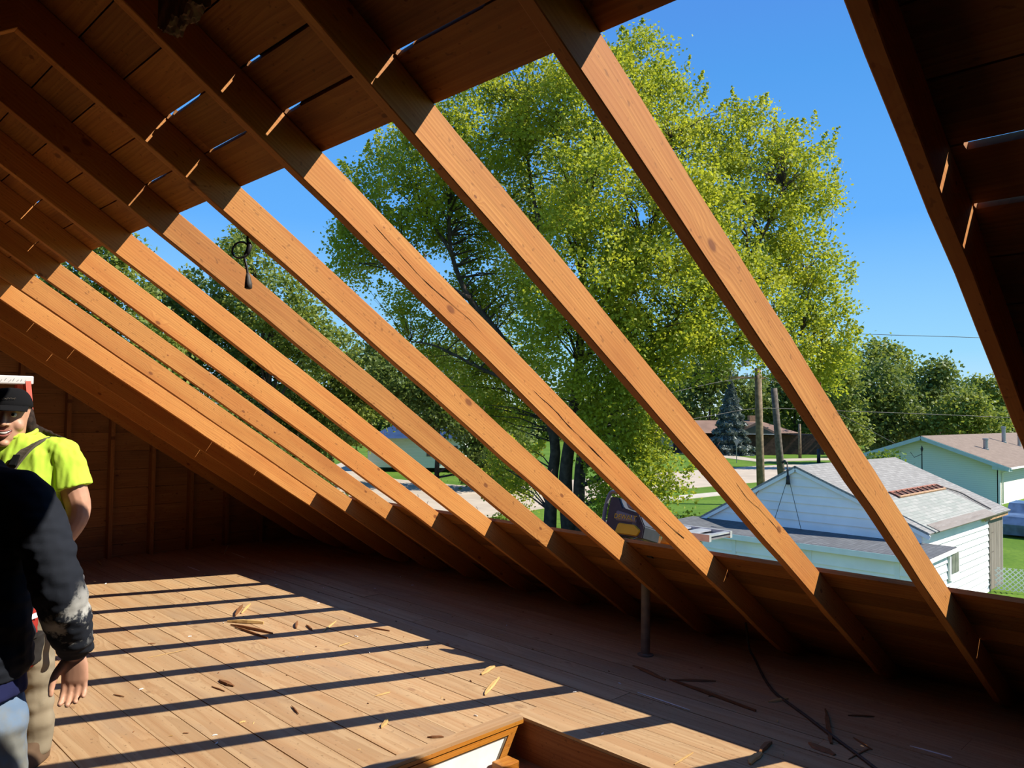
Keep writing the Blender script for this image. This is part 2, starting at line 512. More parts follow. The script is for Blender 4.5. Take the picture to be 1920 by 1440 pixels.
# ---- rafters, each a thing of its own
def rafter_mesh(name, side, seed):
    """side view polygon extruded across its thickness, in 26 slightly uneven slices; origin at the ridge foot"""
    r = random.Random(seed)
    top0, bot0 = roof_pt(D_RIDGE, 0, 0.0), None
    slope = RS.z / RS.x
    zb_off = R_DEEP / RS.x                             # vertical depth
    vs, fs = [], []
    N = 26
    ph = [r.uniform(0, 6.28) for _ in range(4)]
    for j in range(N + 1):
        x = RIDGE_X + (EAVE_X - RIDGE_X) * j / N
        zt = top0.z + slope * (x - RIDGE_X)
        zb = zt - zb_off
        if zb < 0.001: zb = 0.001
        if zt < 0.004: zt = 0.004
        w = 0.0016 * math.sin(7.0 * x + ph[0]) + 0.0012 * math.sin(17 * x + ph[1])
        e = 0.0016 * math.sin(9 * x + ph[2]) + r.uniform(-0.0008, 0.0008)
        b = 0.003
        for (y, z) in ((0 + w, zb + b + e), (b + w, zb + e), (R_THICK - b + w, zb + e), (R_THICK + w, zb + b + e),
                       (R_THICK + w, zt - b), (R_THICK - b + w, zt - 0.0003), (b + w, zt - 0.0003), (w, zt - b)):
            xx = x if side > 0 else 2 * RIDGE_X - x
            z = max(z, 0.0008)
            vs.append((xx - RIDGE_X, y, z))
    for j in range(N):
        for k in range(8):
            q = (j * 8 + k, j * 8 + (k + 1) % 8, (j + 1) * 8 + (k + 1) % 8, (j + 1) * 8 + k)
            fs.append(q if side > 0 else q[::-1])
    e0, e1 = tuple(range(7, -1, -1)), tuple(range(N * 8, N * 8 + 8))
    fs += [e0, e1] if side > 0 else [e0[::-1], e1[::-1]]
    # local frame turned so that X runs down the rafter (grain follows the piece)
    ang = math.atan2(-RS.z, RS.x) if side > 0 else math.pi + 0.0
    if side > 0:
        ux = RS; uz = -RN; uy = Vector((0, 1, 0))
    else:
        ux = Vector((RS.x, 0, -RS.z)); uz = Vector((RN.x, 0, -RN.z)) ; uy = Vector((0, 1, 0))
        uz = ux.cross(uy)
    out = [(Vector(v).dot(ux), Vector(v).dot(uy), Vector(v).dot(uz)) for v in vs]
    return out, fs, (ux, uy, uz)
ORD = ['first', 'second', 'third', 'fourth', 'fifth', 'sixth', 'seventh', 'eighth', 'ninth', 'tenth']
LIT_AT = ['its foot in front of the weathered grey shed wall at far right', 'its foot below the garage window', 'its foot in front of the garage lean-to',
          'passing left of the jobsite radio', 'the dangling black cord hanging just beside it', 'its foot where the pale street shows through',
          'sixth long sunlit board from the right', 'seventh long sunlit board from the right', 'ninth', 'nearest the gable wall']
RAFTERS = {}
for i in range(-12, 13):
    vs, fs, ax = rafter_mesh('rafter', 1, 100 + i)
    o = mesh('rafter', vs, fs, M['rafter'], None, False, frame_m((RIDGE_X, rafter_y(i), 0), *ax))
    RAFTERS[i] = o
    if 0 <= i <= 9:
        if i == 0: lab = 'sunlit roof rafter, nearest and rightmost of the ten bare ones'
        elif i == 9: lab = 'sunlit roof rafter, last and farthest left of the ten bare ones'
        else: lab = 'sunlit roof rafter, %s from the right of the ten bare ones' % ORD[i]
        tag(o, lab, 'rafter', 'bare rafters across the opening')
    elif i == -1:
        tag(o, 'dark shaded rafter edging the right side of the roof opening', 'rafter', 'rafters under the roof boards')
    elif i == 10:
        tag(o, 'shaded rafter just left of the last sunlit rafter, streaked by thin light', 'rafter', 'rafters under the roof boards')
    elif i == 11:
        tag(o, 'shaded rafter second from the gable wall under the roof boards', 'rafter', 'rafters under the roof boards')
    elif i == 12:
        tag(o, 'shaded rafter standing against the far gable wall', 'rafter', 'rafters under the roof boards')
    else:
        tag(o, 'shaded rafter under closed roof boards beside and behind the viewer', 'rafter', 'rafters behind the viewer')
for i in range(-12, 13):
    vs, fs, ax = rafter_mesh('rafter', -1, 300 + i)
    o = mesh('rafter', vs, fs, M['rafter'], None, False, frame_m((RIDGE_X, rafter_y(i), 0), *ax))
    if i == 3:
        tag(o, 'rafter of the far slope meeting its partner at the ridge, top left corner', 'rafter', 'rafters of the closed far slope')
    else:
        tag(o, 'rafter of the closed roof slope on the left, under dark boards', 'rafter', 'rafters of the closed far slope')
# bent nails left along the tops of the bare rafters
nail_v, nail_f = tube_geo([(0, 0, -0.02), (0, 0, 0.0), (0.003, 0, 0.02), (0.012, 0.002, 0.032)], 0.0016, 5)
nail_me = bpy.data.meshes.new('nail'); nail_me.from_pydata([tuple(v) for v in nail_v], [], nail_f); nail_me.materials.append(M['rust'])
rnd = random.Random(5)
for i in range(0, 10):
    for _ in range(5):
        d = rnd.uniform(0.15, 2.95)
        n = bpy.data.objects.new('nail', nail_me)
        p = roof_pt(d, rafter_y(i) + rnd.uniform(0.008, 0.032), 0)
        n.matrix_world = Matrix.Translation(p) @ Matrix.Rotation(rnd.uniform(0, 6.28), 4, 'Z') @ Matrix.Rotation(rnd.uniform(-0.5, 0.5), 4, 'X')
        put(n, RAFTERS[i])

# long drying checks in some of the bare rafters
M['check'] = plain('dark_drying_check', (0.06, 0.022, 0.008), 0.9, 0.3, 30)
for i, px, r0 in ((2, [(700, 420), (745, 470), (790, 520), (830, 556), (881, 600), (930, 655)], 0.0011), (2, [(985, 718), (1012, 744), (1040, 769), (1066, 798), (1092, 823), (1133, 865), (1187, 921), (1227, 961), (1283, 1009)], 0.0018),
                  (1, [(1290, 790), (1312, 822), (1340, 850)], 0.0013), (1, [(1380, 905), (1402, 935), (1430, 960), (1462, 998)], 0.0010), (0, [(1440, 640), (1462, 672), (1490, 705)], 0.0011), (3, [(700, 560), (760, 618), (820, 672)], 0.0008), (4, [(560, 600), (640, 668), (700, 715)], 0.0008)):
    pts = [ony(x, y, rafter_y(i) - 0.0002) for x, y in px]
    P = smooth_path(pts, 4)
    rr0 = random.Random(i * 7 + len(px))
    P = [p + RS * rr0.uniform(-0.002, 0.002) + RN * rr0.uniform(-0.0012, 0.0012) for p in P]
    mesh('check', *tube_geo(P, [r0 * rr0.uniform(0.25, 0.95) for _ in P], 5), M['check'], RAFTERS[i])

# ---- far gable wall
wall_far = empty('wall_far', (RIDGE_X, Y_FAR, 0), kind='structure')
apex = roof_pt(D_RIDGE, 0, 0.0)
def under_roof(poly, off):
    zc = apex.z - off / RS.x
    k = -RS.z / RS.x
    p = clip_poly(poly, k, 1.0, zc + k * RIDGE_X)
    return clip_poly(p, -k, 1.0, zc - k * RIDGE_X) if len(p) > 2 else p
BH = 0.197
for wall, yb0, yb1 in ((wall_far, Y_FAR + 0.09, Y_FAR + 0.11),):
    z = -0.07
    while z < 3.0:
        p = under_roof([(-3.95, z + 0.0035), (5.2, z + 0.0035), (5.2, z + BH), (-3.95, z + BH)], -0.02)
        if len(p) > 2:
            prism('board', p, yb0, yb1, M['gable'], wall, 'y', (RIDGE_X, yb0, z))
        z += BH
sheath = under_roof([(-4.0, -0.1), (5.25, -0.1), (5.25, 3.2), (-4.0, 3.2)], -0.03)
prism('backing', sheath, Y_FAR + 0.112, Y_FAR + 0.13, M['subfloor'], wall_far)
for k in range(-16, 7):
    x = 2.82 + 0.42 * (k)
    if x > 5.0 or x < -3.6: continue
    ztop = apex.z - abs(x - RIDGE_X) * 0.656 - R_DEEP / RS.x * 0.5
    if ztop < 0.1: continue
    box('stud', (ztop, 0.04, 0.086), (x, Y_FAR + 0.043, ztop / 2), M['stud'], wall_far, ((0, 0, 1), (1, 0, 0), (0, 1, 0)))
# ---- gable wall behind the viewer
wall_near = prism('wall_near', under_roof([(-4.0, -0.1), (5.25, -0.1), (5.25, 3.2), (-4.0, 3.2)], -0.03), Y_NEAR - 0.12, Y_NEAR - 0.09, M['deck_dimmed'])
tag(wall_near, kind='structure')

# ---- stair opening in the floor: nosing, casing, white wall panel, joist and landing
st = empty('trim_1', ((HX0 + HX1) / 2, HY1, 0), kind='structure')
yw = HY1 - 0.012
prism('nosing', [(HX0, -0.004), (HX1 - 0.012, -0.004), (HX1 - 0.012, 0.012), (HX0, 0.012)], HY1 - 0.060, HY1 + 0.012, M['plank'], st, 'y', (HX0, HY1, 0))
prism('fascia', [(HX0, -0.022), (HX1 - 0.012, -0.022), (HX1 - 0.012, -0.0045), (HX0, -0.0045)], HY1 - 0.062, HY1 - 0.004, M['varnish'], st, 'y', (HX0, HY1, 0))
xr = HX1 - 0.045
prism('casing', [(HX0, -0.030), (xr, -0.030), (xr - 0.066, -0.058), (HX0, -0.058)], HY1 - 0.056, HY1 - 0.006, M['varnish'], st, 'y', (HX0, HY1, 0))
prism('casing', [(xr, -0.0305), (xr - 0.630, -1.05), (xr - 0.700, -1.05), (xr - 0.066, -0.0585)], HY1 - 0.0565, HY1 - 0.006, M['varnish'], st, 'y', (xr, HY1, 0))
prism('bead', [(xr - 0.067, -0.0595), (xr - 0.70, -1.05), (xr - 0.714, -1.05), (xr - 0.084, -0.067), (HX0, -0.067), (HX0, -0.0595)], HY1 - 0.050, HY1 - 0.006, M['pvc'], st, 'y', (xr, HY1, 0))
prism('wall_panel', [(HX0, -0.066), (xr - 0.080, -0.066), (xr - 0.714, -1.06), (HX0, -1.06)], HY1 - 0.046, HY1 - 0.004, M['plaster'], st, 'y', (HX0, HY1, 0))
box('joist', (HY1 - HY0, 0.04, 0.20), (HX1 + 0.0185, (HY0 + HY1) / 2, -0.116), M['joist'], st, ((0, 1, 0), (-1, 0, 0), (0, 0, 1)))
box('joist', (HX1 - HX0, 0.04, 0.30), ((HX0 + HX1) / 2, HY1 + 0.02, -0.20), M['joist'], st)
box('joist', (HX1 - HX0, 0.04, 0.30), ((HX0 + HX1) / 2, HY0 - 0.02, -0.18), M['joist'], st)
box('joist', (HY1 - HY0, 0.04, 0.30), (HX0 - 0.02, (HY0 + HY1) / 2, -0.18), M['joist'], st, ((0, 1, 0), (-1, 0, 0), (0, 0, 1)))
box('landing', (HY1 - HY0 + 0.02, 0.62, 0.03), (HX1 - 0.26, (HY0 + HY1) / 2 , -0.225), M['joist'], st, ((0, 1, 0), (-1, 0, 0), (0, 0, 1)))
for k in range(1, 5):
    box('tread', (HY1 - HY0 - 0.1, 0.27, 0.03), (HX1 - 0.43 - 0.22 * k, (HY0 + HY1) / 2 - 0.02, -0.21 - 0.19 * k), M['joist'], st, ((0, 1, 0), (-1, 0, 0), (0, 0, 1)))
box('post_cap', (0.11, 0.085, 0.06), (2.765, 2.795, -0.18), M['varnish'], st, bevel=0.006)
box('post', (0.9, 0.075, 0.075), (2.765, 2.795, -0.66), M['varnish'], st, ((0, 0, 1), (1, 0, 0), (0, 1, 0)))
box('shaft_wall', (HX1 - HX0, 0.02, 1.2), ((HX0 + HX1) / 2, HY1 + 0.03, -0.95), M['subfloor'], st)
box('shaft_bottom', (2.2, 1.8, 0.03), (2.0, 2.1, -1.5), M['joist'], st)

# ---- things in the attic
pipe_p = onz(1210, 1228, 0)
pv, pf = lathe_geo([(0.0, 0.0), (0.052, 0.0), (0.052, 0.006), (0.034, 0.010), (0.030, 0.014), (0.030, 0.46), (0.033, 0.462), (0.033, 0.475), (0.030, 0.477), (0.030, 0.52), (0.0, 0.52)], 20)
pipe = empty('vent_pipe', pipe_p, 'grey vent pipe standing on the dark floor under the eave boards', 'pipe')
mesh('pipe', pv, pf, M['pvc'], pipe, False, Matrix.Translation(pipe_p))
cv = [roof_hit(1398, 1168, 0.012), roof_hit(1400, 1185, 0.03)]
fl = [(1415, 1235), (1432, 1270), (1452, 1298), (1478, 1318), (1512, 1343), (1550, 1372), (1585, 1398), (1625, 1428), (1680, 1470)]
pts = [cv[0]] + [onz(x, y, 0.008) for x, y in fl]
pts.insert(1, pts[0] * 0.5 + pts[1] * 0.5 + Vector((-0.05, -0.02, -0.03)))
tag(tube('cable', smooth_path(pts, 5), 0.0075, M['cable'], None, 8), 'dark cable snaking over the shaded floor from the eave', 'cable')
# dangling cord with loop
cp = Vector((1.457, rafter_y(3) + 0.030, 2.296))
cord = empty('hanging_cord', cp, 'black electric cord with a knotted loop dangling from a rafter', 'cord')
def off_cam(r, u, f=0.0): return CR * (r * 1.25) + Vector((0, 0, 1)) * (u * 1.06) + Vector((CF.x, CF.y, 0)) * f
mesh('cord', *tube_geo(smooth_path([cp + off_cam(0, 0.02), cp + off_cam(-0.004, -0.03), cp + off_cam(-0.001, -0.065), cp + off_cam(-0.012, -0.10), cp + off_cam(-0.004, -0.14), cp + off_cam(0.0, -0.17)], 4), [0.0052] * 21, 8), M['wire_cord'], cord, True)
loop = [cp + off_cam(-0.026 + 0.026 * math.cos(a), -0.075 + 0.033 * math.sin(a), 0.01 * math.sin(a)) for a in [k * 2 * math.pi / 20 for k in range(21)]]
mesh('loop', *tube_geo(loop, 0.0040, 7), M['wire_cord'], cord, True)
mesh('knot', *tube_geo([cp + off_cam(0.001, -0.045), cp + off_cam(0.004, -0.06), cp + off_cam(-0.002, -0.085), cp + off_cam(-0.01, -0.10)], [0.007, 0.012, 0.011, 0.006], 8), M['wire_cord'], cord, True)
mesh('connector', *tube_geo([cp + off_cam(0.0, -0.165), cp + off_cam(0.001, -0.18), cp + off_cam(0.003, -0.205), cp + off_cam(0.003, -0.222), cp + off_cam(0.003, -0.226)], [0.006, 0.010, 0.0145, 0.015, 0.008], 10), M['cable'], cord, True)
# cut-off board hanging under the ridge
sb = empty('board_stub', (0.735, 1.87, 2.87), 'rough cut-off board end hanging from the dark roof, top left', 'board')
rnd = random.Random(9)
bv = []
nx, ny = 6, 28
for j in range(ny + 1):
    for i2 in range(nx + 1):
        for lev in (0, 1):
            x = 0.715 + 0.042 * i2 / nx; y = 1.775 + 0.215 * j / ny
            z = 2.505 + rnd.uniform(-0.005, 0.005) + 0.012 * math.sin(j * 0.5) if lev == 0 else 2.86
            bv.append((x, y, z))
def bi(j, i2, lev): return (j * (nx + 1) + i2) * 2 + lev
bf = []
for j in range(ny):
    for i2 in range(nx):
        bf.append((bi(j, i2, 0), bi(j + 1, i2, 0), bi(j + 1, i2 + 1, 0), bi(j, i2 + 1, 0)))
        bf.append((bi(j, i2, 1), bi(j, i2 + 1, 1), bi(j + 1, i2 + 1, 1), bi(j + 1, i2, 1)))
    bf.append((bi(j, 0, 0), bi(j, 0, 1), bi(j + 1, 0, 1), bi(j + 1, 0, 0)))
    bf.append((bi(j, nx, 0), bi(j + 1, nx, 0), bi(j + 1, nx, 1), bi(j, nx, 1)))
for i2 in range(nx):
    bf.append((bi(0, i2, 0), bi(0, i2 + 1, 0), bi(0, i2 + 1, 1), bi(0, i2, 1)))
    bf.append((bi(ny, i2, 0), bi(ny, i2, 1), bi(ny, i2 + 1, 1), bi(ny, i2 + 1, 0)))
M['grey_stub'] = plain('aged_grey_wood', (0.20, 0.12, 0.07), 0.8, 0.4, 25, bump=0.4)
mesh('stub', bv, bf, M['grey_stub'], sb)

# ---- splinters and chips on the floor: (x0, y0, x1, y1, width in cm, thickness cm, kind)
SPL = [
 (426, 1166, 494, 1169, 3.4, 2.0, 'splinter', 'thick split stick lying on the sunlit floor, left heap'),
 (432, 1172, 512, 1188, 2.2, 1.5, 'bark_chip', 'brown split stick crossing the heap on the sunlit floor'),
 (440, 1176, 502, 1197, 1.6, 1.2, 'bark_chip', 'thin dark stick lowest in the heap on the sunlit floor'),
 (441, 1155, 455, 1136, 2.2, 2.5, 'bark_chip', 'upright brown shard leaning behind the heap of sticks'),
 (452, 1150, 470, 1132, 2.0, 1.2, 'splinter', 'pale splinter leaning behind the heap of sticks'),
 (605, 1184, 631, 1164, 1.8, 0.6, 'splinter', 'pale splinter pointing right near the far shadow stripe'),
 (555, 1178, 558, 1166, 2.2, 1.5, 'bark_chip', 'small brown block standing on the lit floor'),
 (574, 1172, 586, 1182, 1.6, 1.0, 'bark_chip', 'small brown chip beside the standing block'),
 (635, 1212, 656, 1204, 1.6, 0.5, 'splinter', 'short pale splinter in the middle of the lit floor'),
 (694, 1177, 731, 1183, 1.8, 0.8, 'bark_chip', 'thin orange stick at the edge of the floor shadow'),
 (276, 1233, 352, 1217, 1.2, 0.3, 'splinter', 'long thin pale sliver on the left lit planks'),
 (412, 1275, 436, 1287, 4.2, 1.0, 'bark_chip', 'oval brown wood chip on the lit planks'),
 (397, 1287, 421, 1296, 1.0, 0.5, 'bark_chip', 'thin dark sliver below the oval brown chip'),
 (904, 1265, 928, 1248, 4.4, 1.0, 'splinter', 'broad pale chip at the shadow edge, right of centre'),
 (910, 1303, 934, 1270, 3.4, 0.8, 'splinter', 'long pale chip just below the broad pale chip'),
 (704, 1305, 731, 1297, 1.6, 0.5, 'splinter', 'pale splinter pointing at the small silver scrap'),
 (714, 1365, 728, 1347, 2.6, 1.0, 'splinter', 'stubby pale splinter on the front lit planks'),
 (801, 1382, 832, 1382, 1.8, 0.8, 'bark_chip', 'small brown stick beside the stair opening nosing'),
 (448, 1355, 461, 1352, 1.4, 0.5, 'splinter', 'tiny pale sliver on the lower lit planks'),
 (1187, 1248, 1247, 1275, 3.4, 1.0, 'bark_chip', 'pointed orange splinter in the shade near the vent pipe'),
 (1262, 1275, 1342, 1277, 2.6, 0.8, 'bark_chip', 'dark flat stick beside the pointed orange splinter'),
 (1255, 1274, 1418, 1333, 2.0, 1.2, 'bark_chip', 'long thin lath lying on the shaded floor'),
 (1441, 1316, 1477, 1309, 3.6, 0.8, 'splinter', 'curved pale shaving lying across the cable'),
 (1518, 1392, 1563, 1416, 6.0, 0.9, 'bark_chip', 'broad bark chip beside the cable, lower right'),
 (1549, 1330, 1557, 1394, 3.0, 1.0, 'bark_chip', 'upright looking brown strip crossing the cable'),
 (1405, 1432, 1428, 1412, 5.0, 1.0, 'splinter', 'split chip at the tip of the last shadow stripe'),
 (1425, 1412, 1445, 1392, 3.6, 1.4, 'bark_chip', 'dark stick end propped against the split chip'),
 (1265, 1433, 1299, 1410, 1.2, 0.4, 'splinter', 'thin pale sliver on the lit planks at lower right'),
 (1195, 1298, 1293, 1331, 0.8, 0.4, 'plaster', 'long thin white strip in a plank joint'),
 (1590, 1423, 1632, 1402, 1.2, 0.5, 'bark_chip', 'short dark twig right of the cable'),
 (1600, 1382, 1635, 1405, 1.0, 0.5, 'bark_chip', 'thin dark twig crossing the shaded floor'),
 (1706, 1398, 1785, 1420, 0.9, 0.4, 'plaster', 'pale wire-like sliver at the dark lower right'),
 (1640, 1343, 1590, 1341, 1.4, 0.6, 'bark_chip', 'thin dark stick on the shaded floor at right'),
 (420, 1040, 428, 1020, 1.6, 0.5, 'plaster', 'bent white scrap before the far gable wall'),
 (434, 1036, 460, 1046, 1.0, 0.4, 'plaster', 'thin white sliver beside the bent white scrap'),
 (352, 1062, 374, 1070, 1.0, 0.3, 'plaster', 'faint white sliver on the dark far floor'),
 (183, 1051, 190, 1059, 2.0, 0.8, 'splinter', 'pale bent scrap on the dark floor left of the lit planks'),
 (277, 1207, 292, 1206, 1.2, 0.5, 'bark_chip', 'tiny dark sliver below the second shadow stripe at left'),
 (212, 1302, 233, 1306, 1.0, 0.4, 'bark_chip', 'short dark sliver right of the gloved hand'),
 (546, 1323, 560, 1338, 1.0, 0.6, 'bark_chip', 'curved dark shaving on the front lit planks'),
]
M['splint_mats'] = None
for k, (x0, y0, x1, y1, w, th, mt, lab) in enumerate(SPL):
    if 'gloved' in lab: lab = 'short dark sliver on the planks right of the hanging hand'
    a, b = onz(x0, y0, 0.004), onz(x1, y1, 0.004)
    ux = (b - a); L = ux.length; ux.normalize()
    uy = Vector((0, 0, 1)).cross(ux)
    w, th = w / 100 * 0.75, th / 100
    r = random.Random(k + 50)
    N = 7
    vs, fs = [], []
    for j in range(N + 1):
        t = j / N
        prof = max(0.12, min(1.0, 2.2 * min(t + 0.12 * r.random(), 1 - t + 0.2 * r.random()) + 0.15))
        cy = (0.14 * w * math.sin(3 * t + k)) + r.uniform(-0.1, 0.1) * w
        hz = th * (0.5 + 0.5 * prof)
        bow = 0.10 * th * math.sin(math.pi * t)
        for (sy, sz) in ((-1, 0), (1, 0), (0.8, 1), (-0.7, 1)):
            vs.append((L * (t - 0.5), cy + sy * w / 2 * prof, sz * hz + bow + 0.0005))
    for j in range(N):
        for q in range(4):
            fs.append((j * 4 + q, j * 4 + (q + 1) % 4, (j + 1) * 4 + (q + 1) % 4, (j + 1) * 4 + q))
    fs += [(3, 2, 1, 0), (N * 4, N * 4 + 1, N * 4 + 2, N * 4 + 3)]
    c = (a + b) / 2
    o = mesh('wood_splinter' if mt != 'plaster' else 'scrap_sliver', vs, fs, M[mt], None, False, frame_m((c.x, c.y, 0.0015), ux, uy, (0, 0, 1)))
    tag(o, lab, 'splinter' if mt != 'plaster' else 'scrap', 'wood splinters on the floor')
# crumbs: a scatter of many tiny chips, each a separate small thing
rnd = random.Random(21)
crumb_me = []
for k in range(6):
    r = random.Random(k)
    L, W, H = r.uniform(0.012, 0.035), r.uniform(0.004, 0.009), r.uniform(0.002, 0.005)
    pts = [(-L / 2, -W * 0.3, 0), (L / 2, -W * 0.1, 0), (L * 0.4, W / 2, 0), (-L * 0.35, W * 0.4, 0), (-L * 0.4, -W * 0.1, H), (L * 0.3, 0, H), (L * 0.25, W * 0.3, H), (-L * 0.3, W * 0.3, H)]
    me = bpy.data.meshes.new('wood_crumb'); me.from_pydata(pts, [], [(3, 2, 1, 0), (4, 5, 6, 7), (0, 1, 5, 4), (1, 2, 6, 5), (2, 3, 7, 6), (3, 0, 4, 7)])
    me.materials.append(M[('bark_chip', 'bark_chip', 'splinter', 'bark_chip', 'splinter', 'plaster')[k]])
    crumb_me.append(me)
n = 0
while n < 150:
    x, y = rnd.uniform(0.9, 4.6), rnd.uniform(1.6, 7.6)
    if HX0 - 0.05 < x < HX1 + 0.05 and HY0 < y < HY1 + 0.05: continue
    o = bpy.data.objects.new('wood_crumb', rnd.choice(crumb_me))
    o.location = (x, y, 0.0012); o.rotation_euler = (0, 0, rnd.uniform(0, 6.28))
    put(o)
    tag(o, 'tiny chip of wood or dust scattered over the floor planks', 'wood chip', 'tiny chips over the floor')
    n += 1

# ================================================================== OUTSIDE
GZ = -4.13                                             # ground level, one storey below the attic floor
def ground(px, py): return onz(px, py, GZ)

def grass_mat():
    t = NT('mown_grass')
    co = t.coord('Object')
    a = t.noise(co, 0.25, 4); b = t.noise(co, 6.0, 3)
    c = t.mix(t.ramp(a, 0.35, 0.65), (0.080, 0.155, 0.015), (0.118, 0.200, 0.023))
    c = t.mix(t.ramp(b, 0.35, 0.7, 0.0, 0.5), c, (0.042, 0.098, 0.012))
    t.base(c); t.rough(0.9); t.bsdf.inputs['Specular IOR Level'].default_value = 0.1
    return t.m
M['grass'] = grass_mat()
M['street'] = plain('beige_concrete_street', (0.56, 0.47, 0.36), 0.9, 0.10, 0.6, detail=6)  # beige is the concrete's own colour
M['walk'] = plain('concrete_walk', (0.62, 0.56, 0.46), 0.9, 0.08, 1.5)
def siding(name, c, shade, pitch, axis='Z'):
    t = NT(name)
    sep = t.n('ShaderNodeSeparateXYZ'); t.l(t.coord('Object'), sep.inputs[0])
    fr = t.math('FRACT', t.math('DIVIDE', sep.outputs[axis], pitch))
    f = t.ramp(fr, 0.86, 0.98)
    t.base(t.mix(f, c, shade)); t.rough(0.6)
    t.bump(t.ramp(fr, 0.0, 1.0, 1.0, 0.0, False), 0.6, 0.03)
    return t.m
def shingles(name, c1, c2, mortar, w=0.30, h=0.14, axis='xy'):
    t = NT(name)
    c1, c2, mortar = (tuple(x * ALB for x in c) for c in (c1, c2, mortar))
    br = t.n('ShaderNodeTexBrick')
    t.l(t.coord('Object'), br.inputs['Vector'])
    br.inputs['Color1'].default_value = c1 + (1,)
    br.inputs['Color2'].default_value = c2 + (1,)
    br.inputs['Mortar'].default_value = mortar + (1,)
    br.inputs['Scale'].default_value = 1.0
    br.inputs['Mortar Size'].default_value = 0.008
    br.inputs['Brick Width'].default_value = w
    br.inputs['Row Height'].default_value = h
    n = t.noise(t.coord('Object'), 1.3, 4)
    c = t.mix(t.ramp(n, 0.35, 0.7, 0.0, 0.4), br.outputs['Color'], tuple(x * 0.75 for x in c1))
    t.base(c); t.rough(0.9); t.bsdf.inputs['Specular IOR Level'].default_value = 0.15
    t.bump(br.outputs['Fac'], -0.4, 0.02)
    return t.m
M['shingle_grey'] = shingles('grey_shingles', (0.40, 0.39, 0.37), (0.30, 0.29, 0.275), (0.20, 0.195, 0.19), 0.26, 0.125)
M['shingle_pale'] = shingles('bleached_shingles', (0.47, 0.47, 0.43), (0.34, 0.37, 0.33), (0.25, 0.26, 0.24), 0.30, 0.14)
M['shingle_dark'] = shingles('dark_lean_shingles', (0.20, 0.21, 0.22), (0.15, 0.155, 0.165), (0.10, 0.10, 0.11), 0.26, 0.125)
M['shingle_brown'] = shingles('brown_shingles', (0.33, 0.255, 0.20), (0.27, 0.205, 0.16), (0.20, 0.15, 0.12), 0.4, 0.2)
M['white_paint'] = plain('chalky_white_paint', (0.88, 0.86, 0.83), 0.7, 0.06, 1.2, detail=5, k=1.0)
M['white_trim'] = plain('white_trim', (0.80, 0.80, 0.78), 0.6, 0.03, 3, k=1.0)
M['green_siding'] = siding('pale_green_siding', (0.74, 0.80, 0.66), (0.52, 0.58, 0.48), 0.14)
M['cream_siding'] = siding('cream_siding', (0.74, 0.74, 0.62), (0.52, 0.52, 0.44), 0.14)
M['blue_trim'] = plain('pale_blue_trim', (0.46, 0.58, 0.60), 0.6, 0.05, 3, k=1.0)
M['grey_board'] = wood('weathered_grey_board', (0.34, 0.30, 0.26), (0.20, 0.17, 0.14), ring=26, face='xz', wear=0.4, wear_c=(0.12, 0.10, 0.085))
M['raw_wood'] = plain('raw_fascia_wood', (0.52, 0.30, 0.15), 0.7, 0.25, 8)
M['red_wood'] = plain('red_stained_wood', (0.32, 0.11, 0.06), 0.7, 0.3, 6)
M['glass'] = plain('dark_window_glass', (0.06, 0.07, 0.075), 0.1, 0.1, 3)
M['brick_far'] = plain('brown_brick', (0.10, 0.058, 0.045), 0.9, 0.25, 3)
M['pole_wood'] = plain('creosote_pole', (0.27, 0.20, 0.13), 0.85, 0.3, 5)
M['pole_grey'] = plain('grey_old_pole', (0.16, 0.13, 0.105), 0.85, 0.3, 5)
M['line'] = plain('power_line', (0.03, 0.03, 0.03), 0.6, 0.1, 3)
M['bark'] = plain('tree_bark', (0.085, 0.066, 0.052), 0.9, 0.35, 4, bump=0.4)
M['red_paint'] = plain('red_fibreglass', (0.62, 0.075, 0.03), 0.45, 0.1, 8)

lawn = mesh('lawn', [(-60, -120, GZ), (260, -120, GZ), (260, 260, GZ), (-60, 260, GZ)], [(0, 1, 2, 3)], M['grass'])
tag(lawn, kind='structure')
def slab(name, px, mat, h=0.03):
    P = [ground(x, y) for x, y in px]
    return tag(prism(name, [(p.x, p.y) for p in P], GZ - 0.05, GZ + h, mat, None, 'z'), kind='structure')
slab('street', [(640, 868), (743, 899), (868, 911), (1000, 906), (1250, 886), (1420, 874), (1700, 862), (1905, 858), (1905, 872), (1700, 880), (1480, 899), (1270, 918), (1040, 950), (830, 985), (600, 1000), (480, 925)], M['street'])
slab('side_street', [(1180, 842), (1300, 852), (1420, 866), (1600, 862), (1600, 858), (1420, 861), (1330, 848), (1200, 838)], M['street'], 0.025)
slab('sidewalk', [(1190, 938), (1350, 923), (1430, 915), (1430, 919), (1355, 929), (1190, 946)], M['walk'], 0.05)
# the house's own lower wall under the eave
tag(prism('wall_right', [(4.95, GZ - 0.3), (5.08, GZ - 0.3), (5.08, -0.05), (4.95, -0.05)], Y_NEAR - 0.1, Y_FAR + 0.12, M['cream_siding']), kind='structure')

# ------------------------------------------------------------------ white garage next door
gx = 23.25
gar = empty('garage', (27.0, 10.8, GZ), 'white clapboard garage with patched grey shingle roof and low lean-to', 'garage')
AP = (10.93, 0.065)                                    # ridge (y, z)
ER, EL = (7.12, -1.565), (14.22, -1.80)                # right and left eaves
GX1 = 31.6
yR, yL = 7.36, 13.95
